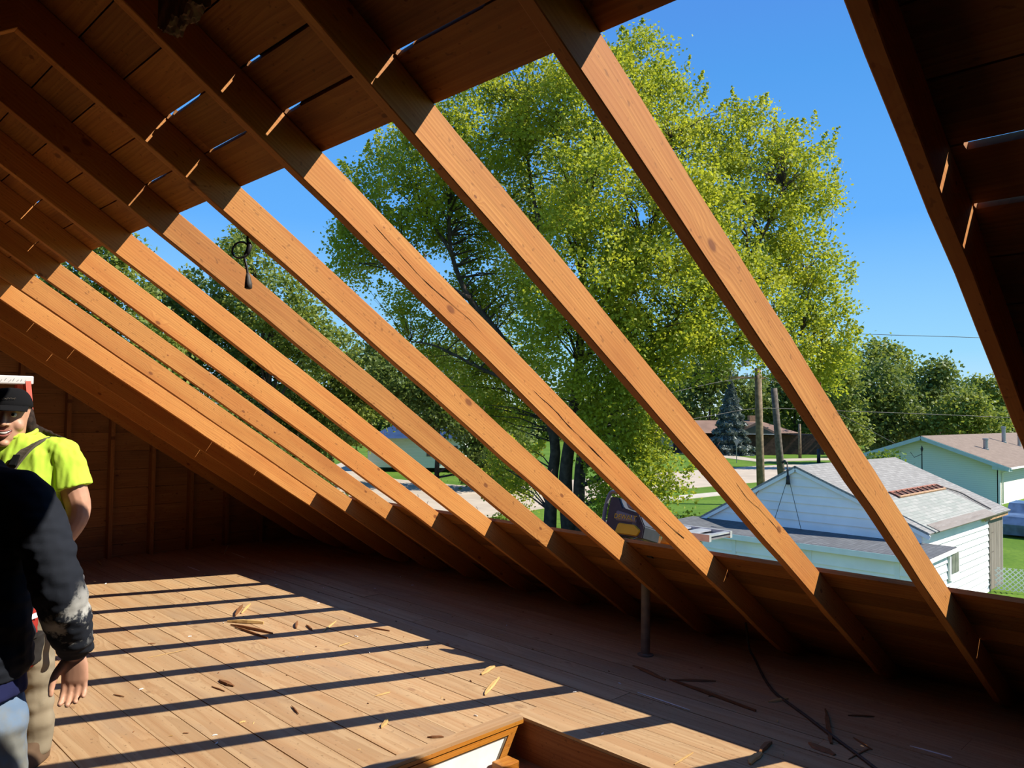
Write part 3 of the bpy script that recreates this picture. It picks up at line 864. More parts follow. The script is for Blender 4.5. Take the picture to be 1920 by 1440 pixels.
# clapboards of the shaded gable end
def gable_clip(p):
    kr = (AP[1] - ER[1]) / (AP[0] - ER[0]); kl = (AP[1] - EL[1]) / (EL[0] - AP[0])
    p = clip_poly(p, -kr, 1.0, AP[1] - 0.06 - kr * AP[0])
    return clip_poly(p, kl, 1.0, AP[1] - 0.06 + kl * AP[0]) if len(p) > 2 else p
def clap(name, axis, a0, a1, z0, z1, plane, out, mat, parent, clip=None, pitch=0.235):
    z = z0
    while z < z1 - 0.02:
        zt = min(z + pitch, z1)
        p = [(a0, z), (a1, z), (a1, zt), (a0, zt)]
        if clip: p = clip(p)
        if len(p) > 2:
            n = len(p)
            vs = []
            for (a, zz) in p:
                lean = out * (0.040 * (1 - (zz - z) / pitch) + 0.004)
                vs.append((plane + lean, a, zz) if axis == 'x' else (a, plane + lean, zz))
            for (a, zz) in p:
                vs.append((plane - out * 0.02, a, zz) if axis == 'x' else (a, plane - out * 0.02, zz))
            fs = [tuple(range(n)), tuple(range(2 * n - 1, n - 1, -1))] + [(i, n + i, n + (i + 1) % n, (i + 1) % n) for i in range(n)]
            me = bpy.data.meshes.new(name); me.from_pydata(vs, [], fs)
            bm = bmesh.new(); bm.from_mesh(me); bmesh.ops.recalc_face_normals(bm, faces=bm.faces); bm.to_mesh(me); bm.free()
            obj(name, me, mat, parent)
        z = zt
clap('clapboard', 'x', yR, yL, -1.86, 0.1, gx, -1, M['white_paint'], gar, gable_clip, 0.26)
XW = 29.75
clap('clapboard', 'y', gx, XW, GZ, -1.60, yR, -1, M['white_paint'], gar, None, 0.21)
clap('clapboard', 'y', gx, GX1, GZ, -1.80, yL, 1, M['white_paint'], gar, None, 0.42)
prism('back_wall', gable_clip([(yR, GZ), (yL, GZ), (yL, 0.1), (yR, 0.1)]), GX1 - 0.1, GX1 - 0.05, M['white_paint'], gar, 'x')
prism('inner_wall', gable_clip([(yR + 0.05, GZ), (yL - 0.05, GZ), (yL - 0.05, 0.1), (yR + 0.05, 0.1)]), gx + 0.025, gx + 0.05, M['white_paint'], gar, 'x')
for k in range(6):                                     # weathered boards at the back corner
    w = (GX1 - 0.15 - XW) / 6
    box('board', (2.45, w - 0.012, 0.025), (XW + w * (k + 0.5), yR - 0.01, GZ + 1.235), M['grey_board'], gar, ((0, 0, 1), (1, 0, 0), (0, 1, 0)))
box('corner_board', (2.5, 0.10, 0.05), (XW - 0.02, yR - 0.03, GZ + 1.25), M['grey_board'], gar, ((0, 0, 1), (1, 0, 0), (0, 1, 0)))
def roof_slab(name, p0, p1, x0, x1, mat, parent, th=0.06):
    """plane from ridge p0 (y, z) to eave p1 between x0 and x1, own axes so that shingles follow the slope"""
    a = Vector((0, p1[0] - p0[0], p1[1] - p0[1])); L = a.length; a.normalize()
    ux = Vector((1, 0, 0)); uz = ux.cross(a)
    if uz.z < 0: ux = -ux; uz = ux.cross(a)
    c = Vector(((x0 + x1) / 2, (p0[0] + p1[0]) / 2, (p0[1] + p1[1]) / 2)) - uz * th / 2
    return box(name, (abs(x1 - x0), L, th), c, mat, parent, (ux, a, uz))
rr = roof_slab('roof_slope', AP, ER, gx - 0.12, GX1, M['shingle_grey'], gar)
roof_slab('roof_slope', AP, EL, gx - 0.12, GX1, M['shingle_grey'], gar)
def on_roofR(t, up=0.0): return (AP[0] + (ER[0] - AP[0]) * t, AP[1] + (ER[1] - AP[1]) * t + up)
# bleached lower patch, stripped slot above it with the rafter bays showing
roof_slab('roof_patch', on_roofR(0.60, 0.03), on_roofR(1.01, 0.03), gx + 0.3, GX1 - 1.9, M['shingle_pale'], gar, 0.03)
roof_slab('roof_board', on_roofR(0.93, 0.05), on_roofR(1.02, 0.05), gx + 0.5, GX1 - 2.1, M['grey_board'], gar, 0.03)
roof_slab('slot', on_roofR(0.52, 0.02), on_roofR(0.585, 0.02), gx + 2.2, GX1 - 1.75, M['brick_far'], gar, 0.02)
roof_slab('slot_edge', on_roofR(0.505, 0.05), on_roofR(0.52, 0.05), gx + 2.2, GX1 - 1.75, M['red_wood'], gar, 0.03)
roof_slab('slot_edge', on_roofR(0.585, 0.07), on_roofR(0.600, 0.07), gx + 2.2, GX1 - 1.75, M['raw_wood'], gar, 0.05)
for k in range(10):
    x = gx + 2.22 + k * (GX1 - 1.8 - gx - 2.2) / 9
    roof_slab('rafter_end', on_roofR(0.515, 0.06), on_roofR(0.59, 0.06), x, x + 0.07, M['red_wood'], gar, 0.05)
tube('roof_tear', smooth_path([(GX1 - 1.75, on_roofR(0.56)[0], on_roofR(0.56)[1] + 0.05), (GX1 - 1.35, on_roofR(0.68)[0], on_roofR(0.68)[1] + 0.06), (GX1 - 1.5, on_roofR(0.8)[0], on_roofR(0.8)[1] + 0.05), (GX1 - 1.7, on_roofR(0.95)[0], on_roofR(0.95)[1] + 0.05)], 5), 0.03, M['grey_board'], gar, 5)
box('fascia', (GX1 - XW + 0.9, 0.14, 0.03), ((GX1 + XW) / 2 - 0.45, ER[0] + 0.10, ER[1] - 0.12), M['raw_wood'], gar, ((1, 0, 0), (0, 0, 1), (0, -1, 0)))
# rake boards
for p in (ER, EL):
    a = Vector((0, p[0] - AP[0], p[1] - AP[1])); L = a.length; a.normalize()
    c = Vector((gx - 0.10, (p[0] + AP[0]) / 2, (p[1] + AP[1]) / 2 - 0.12))
    box('rake_board', (L, 0.11, 0.03), c, M['white_trim'], gar, (a, Vector((1, 0, 0)).cross(a), (1, 0, 0)))
# low lean-to across the front
LX0, LY0, LY1, LZ = 21.05, 6.50, 14.6, -1.865
prism('lean_roof', [(LX0, LZ - 0.05), (gx + 0.02, LZ + 0.01), (gx + 0.02, LZ - 0.09), (LX0, LZ - 0.15)], LY0, LY1, M['shingle_dark'], gar)
prism('lean_fascia', [(LX0 - 0.02, LZ - 0.06), (LX0 + 0.01, LZ - 0.06), (LX0 + 0.01, LZ - 0.22), (LX0 - 0.02, LZ - 0.22)], LY0, LY1, M['white_trim'], gar)
prism('lean_fascia', [(LX0, LZ - 0.06), (gx, LZ - 0.01), (gx, LZ - 0.13), (LX0, LZ - 0.18)], LY0 - 0.01, LY0 + 0.02, M['white_trim'], gar)
clap('clapboard', 'x', LY0 + 0.15, LY1 - 0.1, GZ, LZ - 0.10, LX0 + 0.18, -1, M['white_paint'], gar, None, 0.42)
clap('clapboard', 'y', LX0 + 0.18, gx, GZ, LZ - 0.10, LY0 + 0.15, -1, M['white_paint'], gar, None, 0.21)
for yy in (7.3, 9.6, 11.9):
    box('corner_board', (2.1, 0.12, 0.04), (LX0 + 0.15, yy, GZ + 1.05), M['white_trim'], gar, ((0, 0, 1), (0, 1, 0), (-1, 0, 0)))
M['pane_grey'] = plain('dusty_grey_pane', (0.22, 0.22, 0.21), 0.25, 0.25, 4)
w1 = ony(1777, 1034, LY0 + 0.12); w2 = ony(1794, 1082, LY0 + 0.12)
wi = box('window', (w2.x - w1.x, 0.06, w1.z - w2.z), ((w1.x + w2.x) / 2, LY0 + 0.085, (w1.z + w2.z) / 2), M['white_trim'], gar)
for s_ in (-1, 1):
    box('pane', ((w2.x - w1.x) * 0.36, 0.02, (w1.z - w2.z) * 0.68), ((w1.x + w2.x) / 2 + s_ * (w2.x - w1.x) * 0.2, LY0 + 0.050, (w1.z + w2.z) / 2 + 0.06), M['pane_grey'], wi)
# service mast with guy wires on the gable
ms = ony(1478, 893, AP[0] + 0.25); ms = onx(1478, 893, gx - 0.12); mt_ = onx(1476, 868, gx - 0.12)
mast = empty('service_mast', ms, 'small black service mast on the garage gable peak', 'mast')
mesh('pole', *tube_geo([ms - Vector((0, 0, 0.2)), mt_], [0.035, 0.02], 8), M['line'], mast, True)
mesh('head', *tube_geo([mt_, mt_ + Vector((0, 0.08, 0.06)), mt_ + Vector((0, 0.16, 0.0))], 0.04, 8), M['line'], mast, True)
mesh('box', *tube_geo([ms - Vector((0.02, 0, 0.25)), ms - Vector((0.02, 0, -0.02))], [0.07, 0.05], 8), M['line'], mast, True)
for q in ((1452, 975), (1506, 1010)):
    mesh('guy_wire', *tube_geo([ms, onx(q[0], q[1], gx - 0.25)], 0.009, 5), M['line'], mast)
# lattice panel at the back corner
lat = empty('lattice_panel', (30.4, 6.6, GZ), 'white diagonal lattice panel leaning at the foot of the garage wall', 'lattice')
l0, l1 = ony(1866, 1076, 7.2), ony(1925, 1108, 6.35)
p0, p1 = Vector((l0.x, l0.y, GZ + 0.05)), Vector((l1.x, l1.y, GZ + 0.05))
hl = (p1 - p0); LL = hl.length; hl.normalize()
for s_ in (-1, 1):
    for k in range(-4, 14):
        a = k * 0.16
        pts = []
        q = clip_poly([(a, 0), (a + 0.035, 0), (a + 0.035 + s_ * 0.75, 0.75), (a + s_ * 0.75, 0.75)], 1, 0, LL)
        q = clip_poly(q, -1, 0, 0) if len(q) > 2 else q
        if len(q) > 2:
            v = [p0 + hl * u + Vector((0, 0, z)) + Vector((0, -0.01 * s_, 0)) for u, z in q]
            v2 = [p + Vector((0, 0.012, 0)) for p in v]
            m_ = len(v)
            mesh('slat', v + v2, [tuple(range(m_)), tuple(range(2 * m_ - 1, m_ - 1, -1))] + [(i, m_ + i, m_ + (i + 1) % m_, (i + 1) % m_) for i in range(m_)], M['white_trim'], lat)
# something under a blue tarpaulin at the far right
tp = ony(1916, 1045, 9.5)
M['tarp'] = plain('blue_tarpaulin', (0.10, 0.17, 0.30), 0.45, 0.3, 2.0)
cvx = empty('covered_car', (tp.x + 2.0, tp.y, GZ), 'car under a blue grey tarpaulin beyond the garage corner', 'car')
prof = [(-2.2, 0.1), (-2.25, 0.6), (-1.9, 0.95), (-1.0, 1.05), (-0.5, 1.5), (0.9, 1.52), (1.5, 1.1), (2.1, 1.0), (2.2, 0.5), (2.2, 0.1)]
prism('cover', [(tp.x + 2.0 + a, GZ + 0.02 + b) for a, b in prof], tp.y - 0.85, tp.y + 0.85, M['tarp'], cvx)

# ------------------------------------------------------------------ pale green house behind it
hx, hA, hR, hL = 59.2, (18.77, 0.335), (13.40, -1.57), (24.2, -1.57)
h2 = empty('neighbour_house', (70, 18.8, GZ), 'pale green sided house with brown shingle roof behind the garage', 'house')
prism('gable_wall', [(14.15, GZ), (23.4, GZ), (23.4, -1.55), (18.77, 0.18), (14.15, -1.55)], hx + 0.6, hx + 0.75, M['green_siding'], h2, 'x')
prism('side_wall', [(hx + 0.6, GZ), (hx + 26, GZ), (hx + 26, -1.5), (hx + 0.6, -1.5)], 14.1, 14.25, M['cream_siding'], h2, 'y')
roof_slab('roof_slope', hA, hR, hx, hx + 26.5, M['shingle_brown'], h2, 0.10)
roof_slab('roof_slope', hA, hL, hx, hx + 26.5, M['shingle_brown'], h2, 0.10)
for p in (hR, hL):
    a = Vector((0, p[0] - hA[0], p[1] - hA[1])); L = a.length; a.normalize()
    box('rake_board', (L, 0.26, 0.05), Vector((hx - 0.03, (p[0] + hA[0]) / 2, (p[1] + hA[1]) / 2 - 0.16)), M['blue_trim'], h2, (a, Vector((1, 0, 0)).cross(a), (1, 0, 0)))
prism('soffit', [(13.42, -1.72), (14.4, -1.50), (14.4, -1.74), (13.42, -1.86)], hx, hx + 0.9, M['blue_trim'], h2, 'x')
box('gutter', (26, 0.12, 0.12), (hx + 13.2, 13.38, -1.66), M['white_trim'], h2)
box('corner_trim', (2.6, 0.12, 0.12), (hx + 0.62, 14.12, GZ + 1.3), M['white_trim'], h2, ((0, 0, 1), (1, 0, 0), (0, 1, 0)))
tube('downspout', [(hx + 1.0, 13.45, -1.7), (hx + 1.0, 14.02, -2.0), (hx + 1.0, 14.02, GZ + 0.1)], 0.06, M['white_trim'], h2)
for (px, py, hgt, rad) in ((1848, 842, 0.65, 0.16), (1882, 829, 1.15, 0.15), (1911, 836, 0.8, 0.12)):
    # stand each vent on the slope
    r = ray(px, py); nrm = Vector((0, hA[1] - hR[1], -(hA[0] - hR[0]))) 
    o_ = Vector((hx, hA[0], hA[1])); k = (o_ - EYE).dot(nrm) / r.dot(nrm); b_ = EYE + r * k
    vs, fs = lathe_geo([(0.0, -0.3), (rad * 1.4, -0.3), (rad * 1.4, 0.04), (rad, 0.06), (rad, hgt), (rad * 1.25, hgt + 0.02), (rad * 1.25, hgt + 0.12), (0, hgt + 0.14)], 12)
    mesh('roof_vent', vs, fs, M['steel'], h2, False, Matrix.Translation(b_))
an = onx(1728.5, 838, hx - 0.3)
ant = empty('antenna_mast', (an.x, an.y, GZ), 'thin dark antenna mast standing before the green gable', 'antenna')
mesh('mast', *tube_geo([Vector((an.x, an.y, GZ)), an], [0.045, 0.03], 6), M['line'], ant)
mesh('arm', *tube_geo([an + Vector((0, 0.0, -0.5)), an + Vector((0, 0.5, -0.75)), an + Vector((0, 0.75, -0.4))], 0.02, 6), M['line'], ant)
mesh('tip', *tube_geo([an + Vector((0, 0, -0.35)), an + Vector((0, 0, -0.15)), an + Vector((0, 0, 0.1))], [0.03, 0.09, 0.01], 6), M['line'], ant)

# ------------------------------------------------------------------ brown ranch house across the street
fh = ground(1440, 857)
bh = empty('ranch_house', fh, 'low brown brick ranch house with chimney across the street', 'house')
def cam_box(name, px0, px1, py0, py1, depth, thick, mat, parent):
    a = at(px0, py0, depth); b = at(px1, py1, depth)
    right = Vector((CR.x, CR.y, 0)).normalized(); fw = Vector((-right.y, right.x, 0))
    w = (Vector((b.x - a.x, b.y - a.y, 0))).length; hh = abs(a.z - b.z)
    c = (a + b) / 2 + fw * thick / 2
    return box(name, (w, thick, hh), c, mat, parent, (right, fw, Vector((0, 0, 1))))
DH = 118.0
cam_box('wall', 1235, 1545, 812, 862, DH, 8.0, M['brick_far'], bh)
def cam_poly(name, px, depth, thick, mat, parent):
    right = Vector((CR.x, CR.y, 0)).normalized(); fw = Vector((-right.y, right.x, 0))
    P = [at(x, y, depth) for x, y in px]
    n = len(P)
    vs = P + [p + fw * thick for p in P]
    return mesh(name, vs, [tuple(range(n)), tuple(range(2 * n - 1, n - 1, -1))] + [(i, n + i, n + (i + 1) % n, (i + 1) % n) for i in range(n)], mat, parent)
def hip(name, x0, x1, y0, rx0, rx1, ry, d0, dep, mat, parent):
    """hip roof: eave rectangle in pixels at depth d0, ridge above its middle"""
    right = Vector((CR.x, CR.y, 0)).normalized(); fw = Vector((-right.y, right.x, 0))
    a, b = at(x0, y0, d0), at(x1, y0, d0); c, d = b + fw * dep, a + fw * dep
    zr = at((x0 + x1) / 2, ry, d0 + dep / 2).z
    e = at(rx0, ry, d0 + dep / 2); f = at(rx1, ry, d0 + dep / 2)
    return mesh(name, [a, b, c, d, e, f], [(0, 1, 5, 4), (1, 2, 5), (2, 3, 4, 5), (3, 0, 4), (0, 3, 2, 1)], mat, parent)
M['roof_far'] = plain('brown_far_roof', (0.30, 0.19, 0.14), 0.9, 0.15, 0.5)
hip('roof', 1225, 1500, 812, 1300, 1420, 788, DH - 1.5, 10.0, M['roof_far'], bh)
cam_poly('gable_roof', [(1370, 814), (1418, 792), (1462, 814)], DH - 4.5, 6.0, M['roof_far'], bh)
cam_poly('gable_face', [(1378, 814), (1418, 797), (1454, 814)], DH - 4.6, 0.2, M['glass'], bh)
cam_box('fascia', 1372, 1460, 813, 815, DH - 4.7, 0.2, M['white_trim'], bh)
cam_box('porch_wall', 1376, 1456, 815, 862, DH - 3.6, 3.6, M['brick_far'], bh)
cam_box('chimney', 1406, 1417, 779, 800, DH + 3, 1.2, M['raw_wood'], bh)
cam_box('garage_door', 1238, 1262, 812, 838, DH - 0.15, 0.2, M['walk'], bh)
# white house with solar roof on the left
sh = ground(800, 878)
lh = empty('white_house', sh, 'white house with a dark solar roof seen between the left rafters', 'house')
M['solar'] = plain('blue_black_solar', (0.035, 0.05, 0.10), 0.25, 0.2, 1.0)
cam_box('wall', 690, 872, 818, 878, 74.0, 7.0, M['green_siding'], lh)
hip('roof', 684, 880, 822, 740, 830, 796, 73.5, 8.0, M['solar'], lh)
cam_box('window', 800, 815, 838, 856, 73.95, 0.1, M['glass'], lh)
cam_box('window', 846, 858, 836, 852, 73.95, 0.1, M['glass'], lh)

# ------------------------------------------------------------------ poles, lines, sign
def pole(name, base, top, r0, r1, mat, label, arms=()):
    e = empty(name, base, label, 'utility pole')
    mesh('shaft', *tube_geo([base, base.lerp(top, 0.5), top], [r0, (r0 + r1) / 2, r1], 12), mat, e, True)
    return e
d1 = 44.0
pb = at(1428, 775 + 5.7 * FPX / d1, d1); pb.z = GZ
pt_ = at(1421, 690, d1)
e1 = pole('utility_pole', pb, pt_, 0.24, 0.19, M['pole_wood'], 'tan wooden utility pole with crossarm behind the garage')
ca = pt_ - Vector((0, 0, 0.55))
hr = Vector((CR.x, CR.y, 0)).normalized()
box('crossarm', (2.0, 0.12, 0.12), ca - hr * 0.55, M['raw_wood'], e1, (hr, Vector((0, 0, 1)).cross(hr), Vector((0, 0, 1))))
for k in (-1.4, -0.6, 0.3):
    mesh('insulator', *tube_geo([ca + hr * k + Vector((0, 0, 0.06)), ca + hr * k + Vector((0, 0, 0.25))], [0.05, 0.03], 8), M['steel'], e1)
mesh('transformer', *tube_geo([pt_ + hr * -0.7 + Vector((0, 0, 0.1)), pt_ + hr * -0.7 + Vector((0, 0, 1.0))], 0.22, 12), M['steel'], e1)
pb2 = at(1470, 900, 50.0); pb2.z = GZ
e2 = pole('utility_pole', pb2, at(1451, 728, 50.0), 0.25, 0.20, M['pole_grey'], 'dark leaning utility pole right of the tan pole')
pb3 = ground(1500, 859)
e3 = pole('utility_pole', pb3, at(1499, 795, (pb3 - EYE).dot(CF)), 0.22, 0.18, M['pole_wood'], 'short far utility pole beyond the street corner')
pb4 = ground(1535, 868)
e4 = pole('utility_pole', pb4, at(1535, 842, (pb4 - EYE).dot(CF)), 0.22, 0.2, M['line'], 'thin dark post at the street edge beside the rafter')
def wire(px, d, label, sag=0.0):
    pts = [at(x, y, dd) for (x, y), dd in zip(px, d)]
    pts = smooth_path(pts, 6)
    o = tube('power_line', pts, 0.022, M['line'], None, 5)
    tag(o, label, 'power line', 'overhead lines')
wire([(1420, 612), (1590, 625), (1832, 633), (1990, 640)], (60, 60, 60, 60), 'single overhead line crossing the blue sky at right')
wire([(1000, 800), (1240, 793), (1330, 780), (1424, 766), (1560, 770), (1750, 777), (1960, 786)], (36, 40, 42, 44, 46, 48, 50), 'lower black overhead line running past the tan pole')
wire([(1240, 741), (1330, 720), (1420, 704)], (40, 42, 44), 'short overhead line rising to the pole crossarm')
wire([(1424, 703), (1520, 748), (1680, 833)], (44, 46, 58), 'service line sloping down to the green house')
sg = ground(1381, 868)
ds = (sg - EYE).dot(CF)
sign = empty('yield_sign', sg, 'pale triangular yield sign back at the street corner', 'sign')
mesh('post', *tube_geo([sg, at(1381, 826, ds)], 0.05, 6), M['steel'], sign)
cam_poly('plate', [(1375.5, 826), (1387, 826), (1381.2, 838)], ds - 0.1, 0.03, M['steel'], sign)

# ------------------------------------------------------------------ trees
def leaf_mat(name, c1, c2, c3, trans=0.45):
    t = NT(name)
    c1, c2, c3 = (tuple(x * ALB for x in c) for c in (c1, c2, c3))
    geo = t.n('ShaderNodeNewGeometry')
    rp = geo.outputs['Random Per Island']
    n = t.noise(t.coord('Object'), 0.45, 2)
    c = t.mix(rp, c1, c2)
    c = t.mix(t.ramp(n, 0.42, 0.68, 0.0, 0.8), c, c3)
    t.base(c); t.rough(0.55)
    t.bsdf.inputs['Specular IOR Level'].default_value = 0.35
    tr = t.n('ShaderNodeBsdfTranslucent')
    t.l(t.mix(0.5, c, (c3[0] * 1.3, c3[1] * 1.25, c3[2] * 0.7)), tr.inputs['Color'])
    mx = t.n('ShaderNodeMixShader')
    mx.inputs[0].default_value = trans
    t.l(t.bsdf.outputs[0], mx.inputs[1]); t.l(tr.outputs[0], mx.inputs[2])
    out = [x for x in t.t.nodes if x.type == 'OUTPUT_MATERIAL'][0]
    t.l(mx.outputs[0], out.inputs['Surface'])
    return t.m
M['leaf_maple'] = leaf_mat('maple_leaves', (0.25, 0.34, 0.034), (0.40, 0.50, 0.050), (0.62, 0.63, 0.055), 0.5)
M['leaf_dark'] = leaf_mat('dark_leaves', (0.115, 0.18, 0.042), (0.18, 0.26, 0.055), (0.25, 0.31, 0.066), 0.38)
M['leaf_mid'] = leaf_mat('mid_leaves', (0.17, 0.245, 0.045), (0.26, 0.345, 0.062), (0.36, 0.41, 0.075), 0.42)
M['leaf_blue'] = leaf_mat('spruce_needles', (0.15, 0.19, 0.17), (0.21, 0.26, 0.235), (0.25, 0.30, 0.28), 0.15)
M['leaf_shrub'] = leaf_mat('shrub_leaves', (0.09, 0.19, 0.02), (0.16, 0.27, 0.03), (0.25, 0.33, 0.04), 0.4)
def leaves_mesh(name, C, size, rs, mat, parent, droop=0.3, elong=1.5):
    """C: (n,3) leaf centres -> one folded four-cornered leaf each"""
    n = len(C)
    a = rs.normal(size=(n, 3)); a[:, 2] = a[:, 2] * 0.6 - droop
    a /= np.linalg.norm(a, axis=1)[:, None]
    b = rs.normal(size=(n, 3)); b -= a * (a * b).sum(1)[:, None]
    b /= np.linalg.norm(b, axis=1)[:, None]
    c = np.cross(a, b)
    s = size * rs.uniform(0.65, 1.25, n)[:, None]
    V = np.empty((n, 4, 3))
    V[:, 0] = C - a * s * 0.5 * elong
    V[:, 1] = C + b * s * 0.5 + c * s * 0.12
    V[:, 2] = C + a * s * 0.5 * elong
    V[:, 3] = C - b * s * 0.5 + c * s * 0.12
    me = bpy.data.meshes.new(name)
    me.vertices.add(4 * n); me.vertices.foreach_set('co', V.reshape(-1).astype(np.float32))
    me.loops.add(4 * n); me.loops.foreach_set('vertex_index', np.arange(4 * n, dtype=np.int32))
    me.polygons.add(n)
    me.polygons.foreach_set('loop_start', np.arange(0, 4 * n, 4, dtype=np.int32))
    me.polygons.foreach_set('loop_total', np.full(n, 4, dtype=np.int32))
    me.update(calc_edges=True); me.validate()
    o = obj(name, me, mat, parent)
    o['kind'] = 'stuff'
    return o
def joined_tubes(name, paths, mat, parent, n=6):
    vs, fs = [], []
    for pts, rad in paths:
        v, f = tube_geo(pts, rad, n)
        k = len(vs); vs += v; fs += [tuple(k + i for i in q) for q in f]
    return mesh(name, vs, fs, mat, parent, True)
def crown_points(blobs, per, cl_r, lpc, rs):
    """clusters of leaves, denser towards the skin of each blob; blobs = (centre, radii)"""
    cen = []
    for (c, r, w) in blobs:
        m = max(3, int(per * w * (r[0] * r[1] + r[1] * r[2] + r[0] * r[2]) / 3.0))
        d = rs.normal(size=(m, 3)); d /= np.linalg.norm(d, axis=1)[:, None]
        rad = rs.uniform(0.35, 1.0, m) ** 0.55
        cen.append(np.array(c) + d * rad[:, None] * np.array(r))
    cen = np.concatenate(cen)
    k = rs.poisson(lpc, len(cen))
    idx = np.repeat(np.arange(len(cen)), k)
    off = rs.normal(size=(len(idx), 3)) * cl_r * np.array([1.0, 1.0, 0.62])
    off[:, 2] -= 0.25 * (off[:, 0] ** 2 + off[:, 1] ** 2) / max(cl_r, 1e-3) * 0.6
    return cen, cen[idx] + off
# --- the big maple
TD = 36.0
tb = at(1065, 780 + 5.7 * FPX / TD, TD); tb.z = GZ
maple = empty('maple_tree', tb, 'large bright green maple filling the middle of the view', 'tree')
rs = np.random.RandomState(4)
BL = [(1180, 140, 95, 0), (1110, 200, 110, -2), (1235, 215, 90, 2), (1000, 175, 110, 1), (905, 235, 120, -1), (810, 300, 105, 1), (735, 360, 85, -1), (690, 440, 70, 1), (665, 500, 45, 0),
      (1300, 300, 100, 0), (1400, 270, 75, 1), (1450, 330, 85, -1), (1505, 300, 50, 0), (1520, 370, 55, 1), (1020, 330, 130, 3), (1150, 360, 130, -4), (1280, 420, 120, -4), (1400, 450, 110, 0), (1500, 480, 75, -1), (1535, 560, 55, 0),
      (885, 410, 85, 3), (780, 440, 60, 2), (960, 470, 100, 3), (1090, 500, 120, -5), (1230, 560, 120, -5), (1370, 570, 110, -3), (1470, 620, 85, -1), (1540, 650, 60, 0), (1560, 700, 40, 0),
      (870, 560, 70, 3), (960, 620, 95, 3), (1080, 640, 110, -4), (1200, 680, 95, -4), (1290, 670, 70, -2), (800, 650, 60, 4), (900, 720, 85, 3), (955, 745, 70, 2), (1150, 790, 75, -3), (1180, 850, 70, -4), (1220, 900, 60, -4), (1150, 930, 55, -3), (760, 560, 45, 2), (965, 860, 50, 3), (960, 930, 50, 3)]
blobs = []
for (px, py, r, dz) in BL:
    c = at(px, py, TD + dz); rr_ = r * TD / FPX
    blobs.append(((c.x, c.y, c.z), (rr_, rr_, rr_ * 0.92), 1.0))
cen, L_ = crown_points(blobs, 13.0, 0.36, 84, rs)
tuft = []
for (c, r, _) in blobs:                                # pointed sprays standing out of the crown
    for _k in range(9):
        d = rs.normal(size=3); d[2] = abs(d[2]) * 0.9 + 0.1; d /= np.linalg.norm(d)
        p0 = np.array(c) + d * np.array(r) * 0.92
        ax = d * 0.5 + np.array([0, 0, 0.7]); ax /= np.linalg.norm(ax)
        ln = rs.uniform(0.5, 1.25)
        tt = rs.uniform(0, 1, 70)
        tuft.append(p0 + ax * (tt * ln)[:, None] + rs.normal(size=(70, 3)) * (0.24 * (1.05 - tt))[:, None])
L_ = np.concatenate([L_] + tuft)
leaves_mesh('foliage', L_, 0.118, rs, M['leaf_maple'], maple, 0.35, 1.35)
LIMBS = [([(1068, 1010), (1060, 900), (1072, 800), (1085, 680), (1092, 560), (1096, 430), (1108, 300), (1130, 180)], 0.42, 0.05, 0),
         ([(1030, 1010), (1035, 900), (1040, 830), (1010, 740), (930, 620), (880, 560), (848, 480), (842, 400), (850, 310)], 0.36, 0.05, 1.0),
         ([(1085, 1010), (1088, 880), (1110, 780), (1180, 690), (1280, 610), (1370, 530), (1430, 440), (1470, 350)], 0.34, 0.05, -1.5),
         ([(1085, 690), (1150, 600), (1200, 500), (1240, 380), (1260, 260)], 0.2, 0.04, -1.0),
         ([(1088, 620), (1040, 520), (1010, 420), (990, 300), (985, 190)], 0.2, 0.04, 1.0),
         ([(880, 560), (810, 520), (750, 470), (700, 430)], 0.14, 0.03, 1.0),
         ([(1190, 680), (1330, 650), (1450, 620), (1540, 640)], 0.16, 0.03, -1.0),
         ([(1370, 530), (1450, 520), (1520, 500)], 0.10, 0.03, -0.5),
         ([(1010, 740), (900, 690), (820, 650), (770, 640)], 0.12, 0.03, 2.0),
         ([(850, 480), (800, 400), (770, 330)], 0.09, 0.03, 1.0), ([(1096, 430), (1060, 330), (1050, 230)], 0.10, 0.03, -0.5), ([(1110, 300), (1160, 230), (1190, 130)], 0.08, 0.02, 0)]
paths, nodes = [], []
for pts, r0, r1, dz in LIMBS:
    P = smooth_path([at(x, y, TD + dz * (i / (len(pts) - 1.0))) for i, (x, y) in enumerate(pts)], 4)
    R = [r0 + (r1 - r0) * (i / (len(P) - 1.0)) ** 0.8 for i in range(len(P))]
    paths.append((P, R))
    nodes += list(zip(P, R))
NP = np.array([list(p) for p, _ in nodes])
for c in cen[rs.permutation(len(cen))[:900]]:
    d = np.linalg.norm(NP - c, axis=1) + np.maximum(0, NP[:, 2] - c[2] + 0.8) * 2.0
    k = int(d.argmin())
    p0, r_ = nodes[k]
    c_ = Vector(c)
    mid = p0.lerp(c_, 0.5) + Vector((0, 0, 0.25)) + Vector(rs.normal(size=3) * 0.15)
    rb = min(r_ * 0.6, 0.012 + 0.010 * (c_ - p0).length)
    paths.append(([p0, mid, c_], [rb, rb * 0.6, 0.008]))
trunk = joined_tubes('branches', paths, M['bark'], maple, 6)

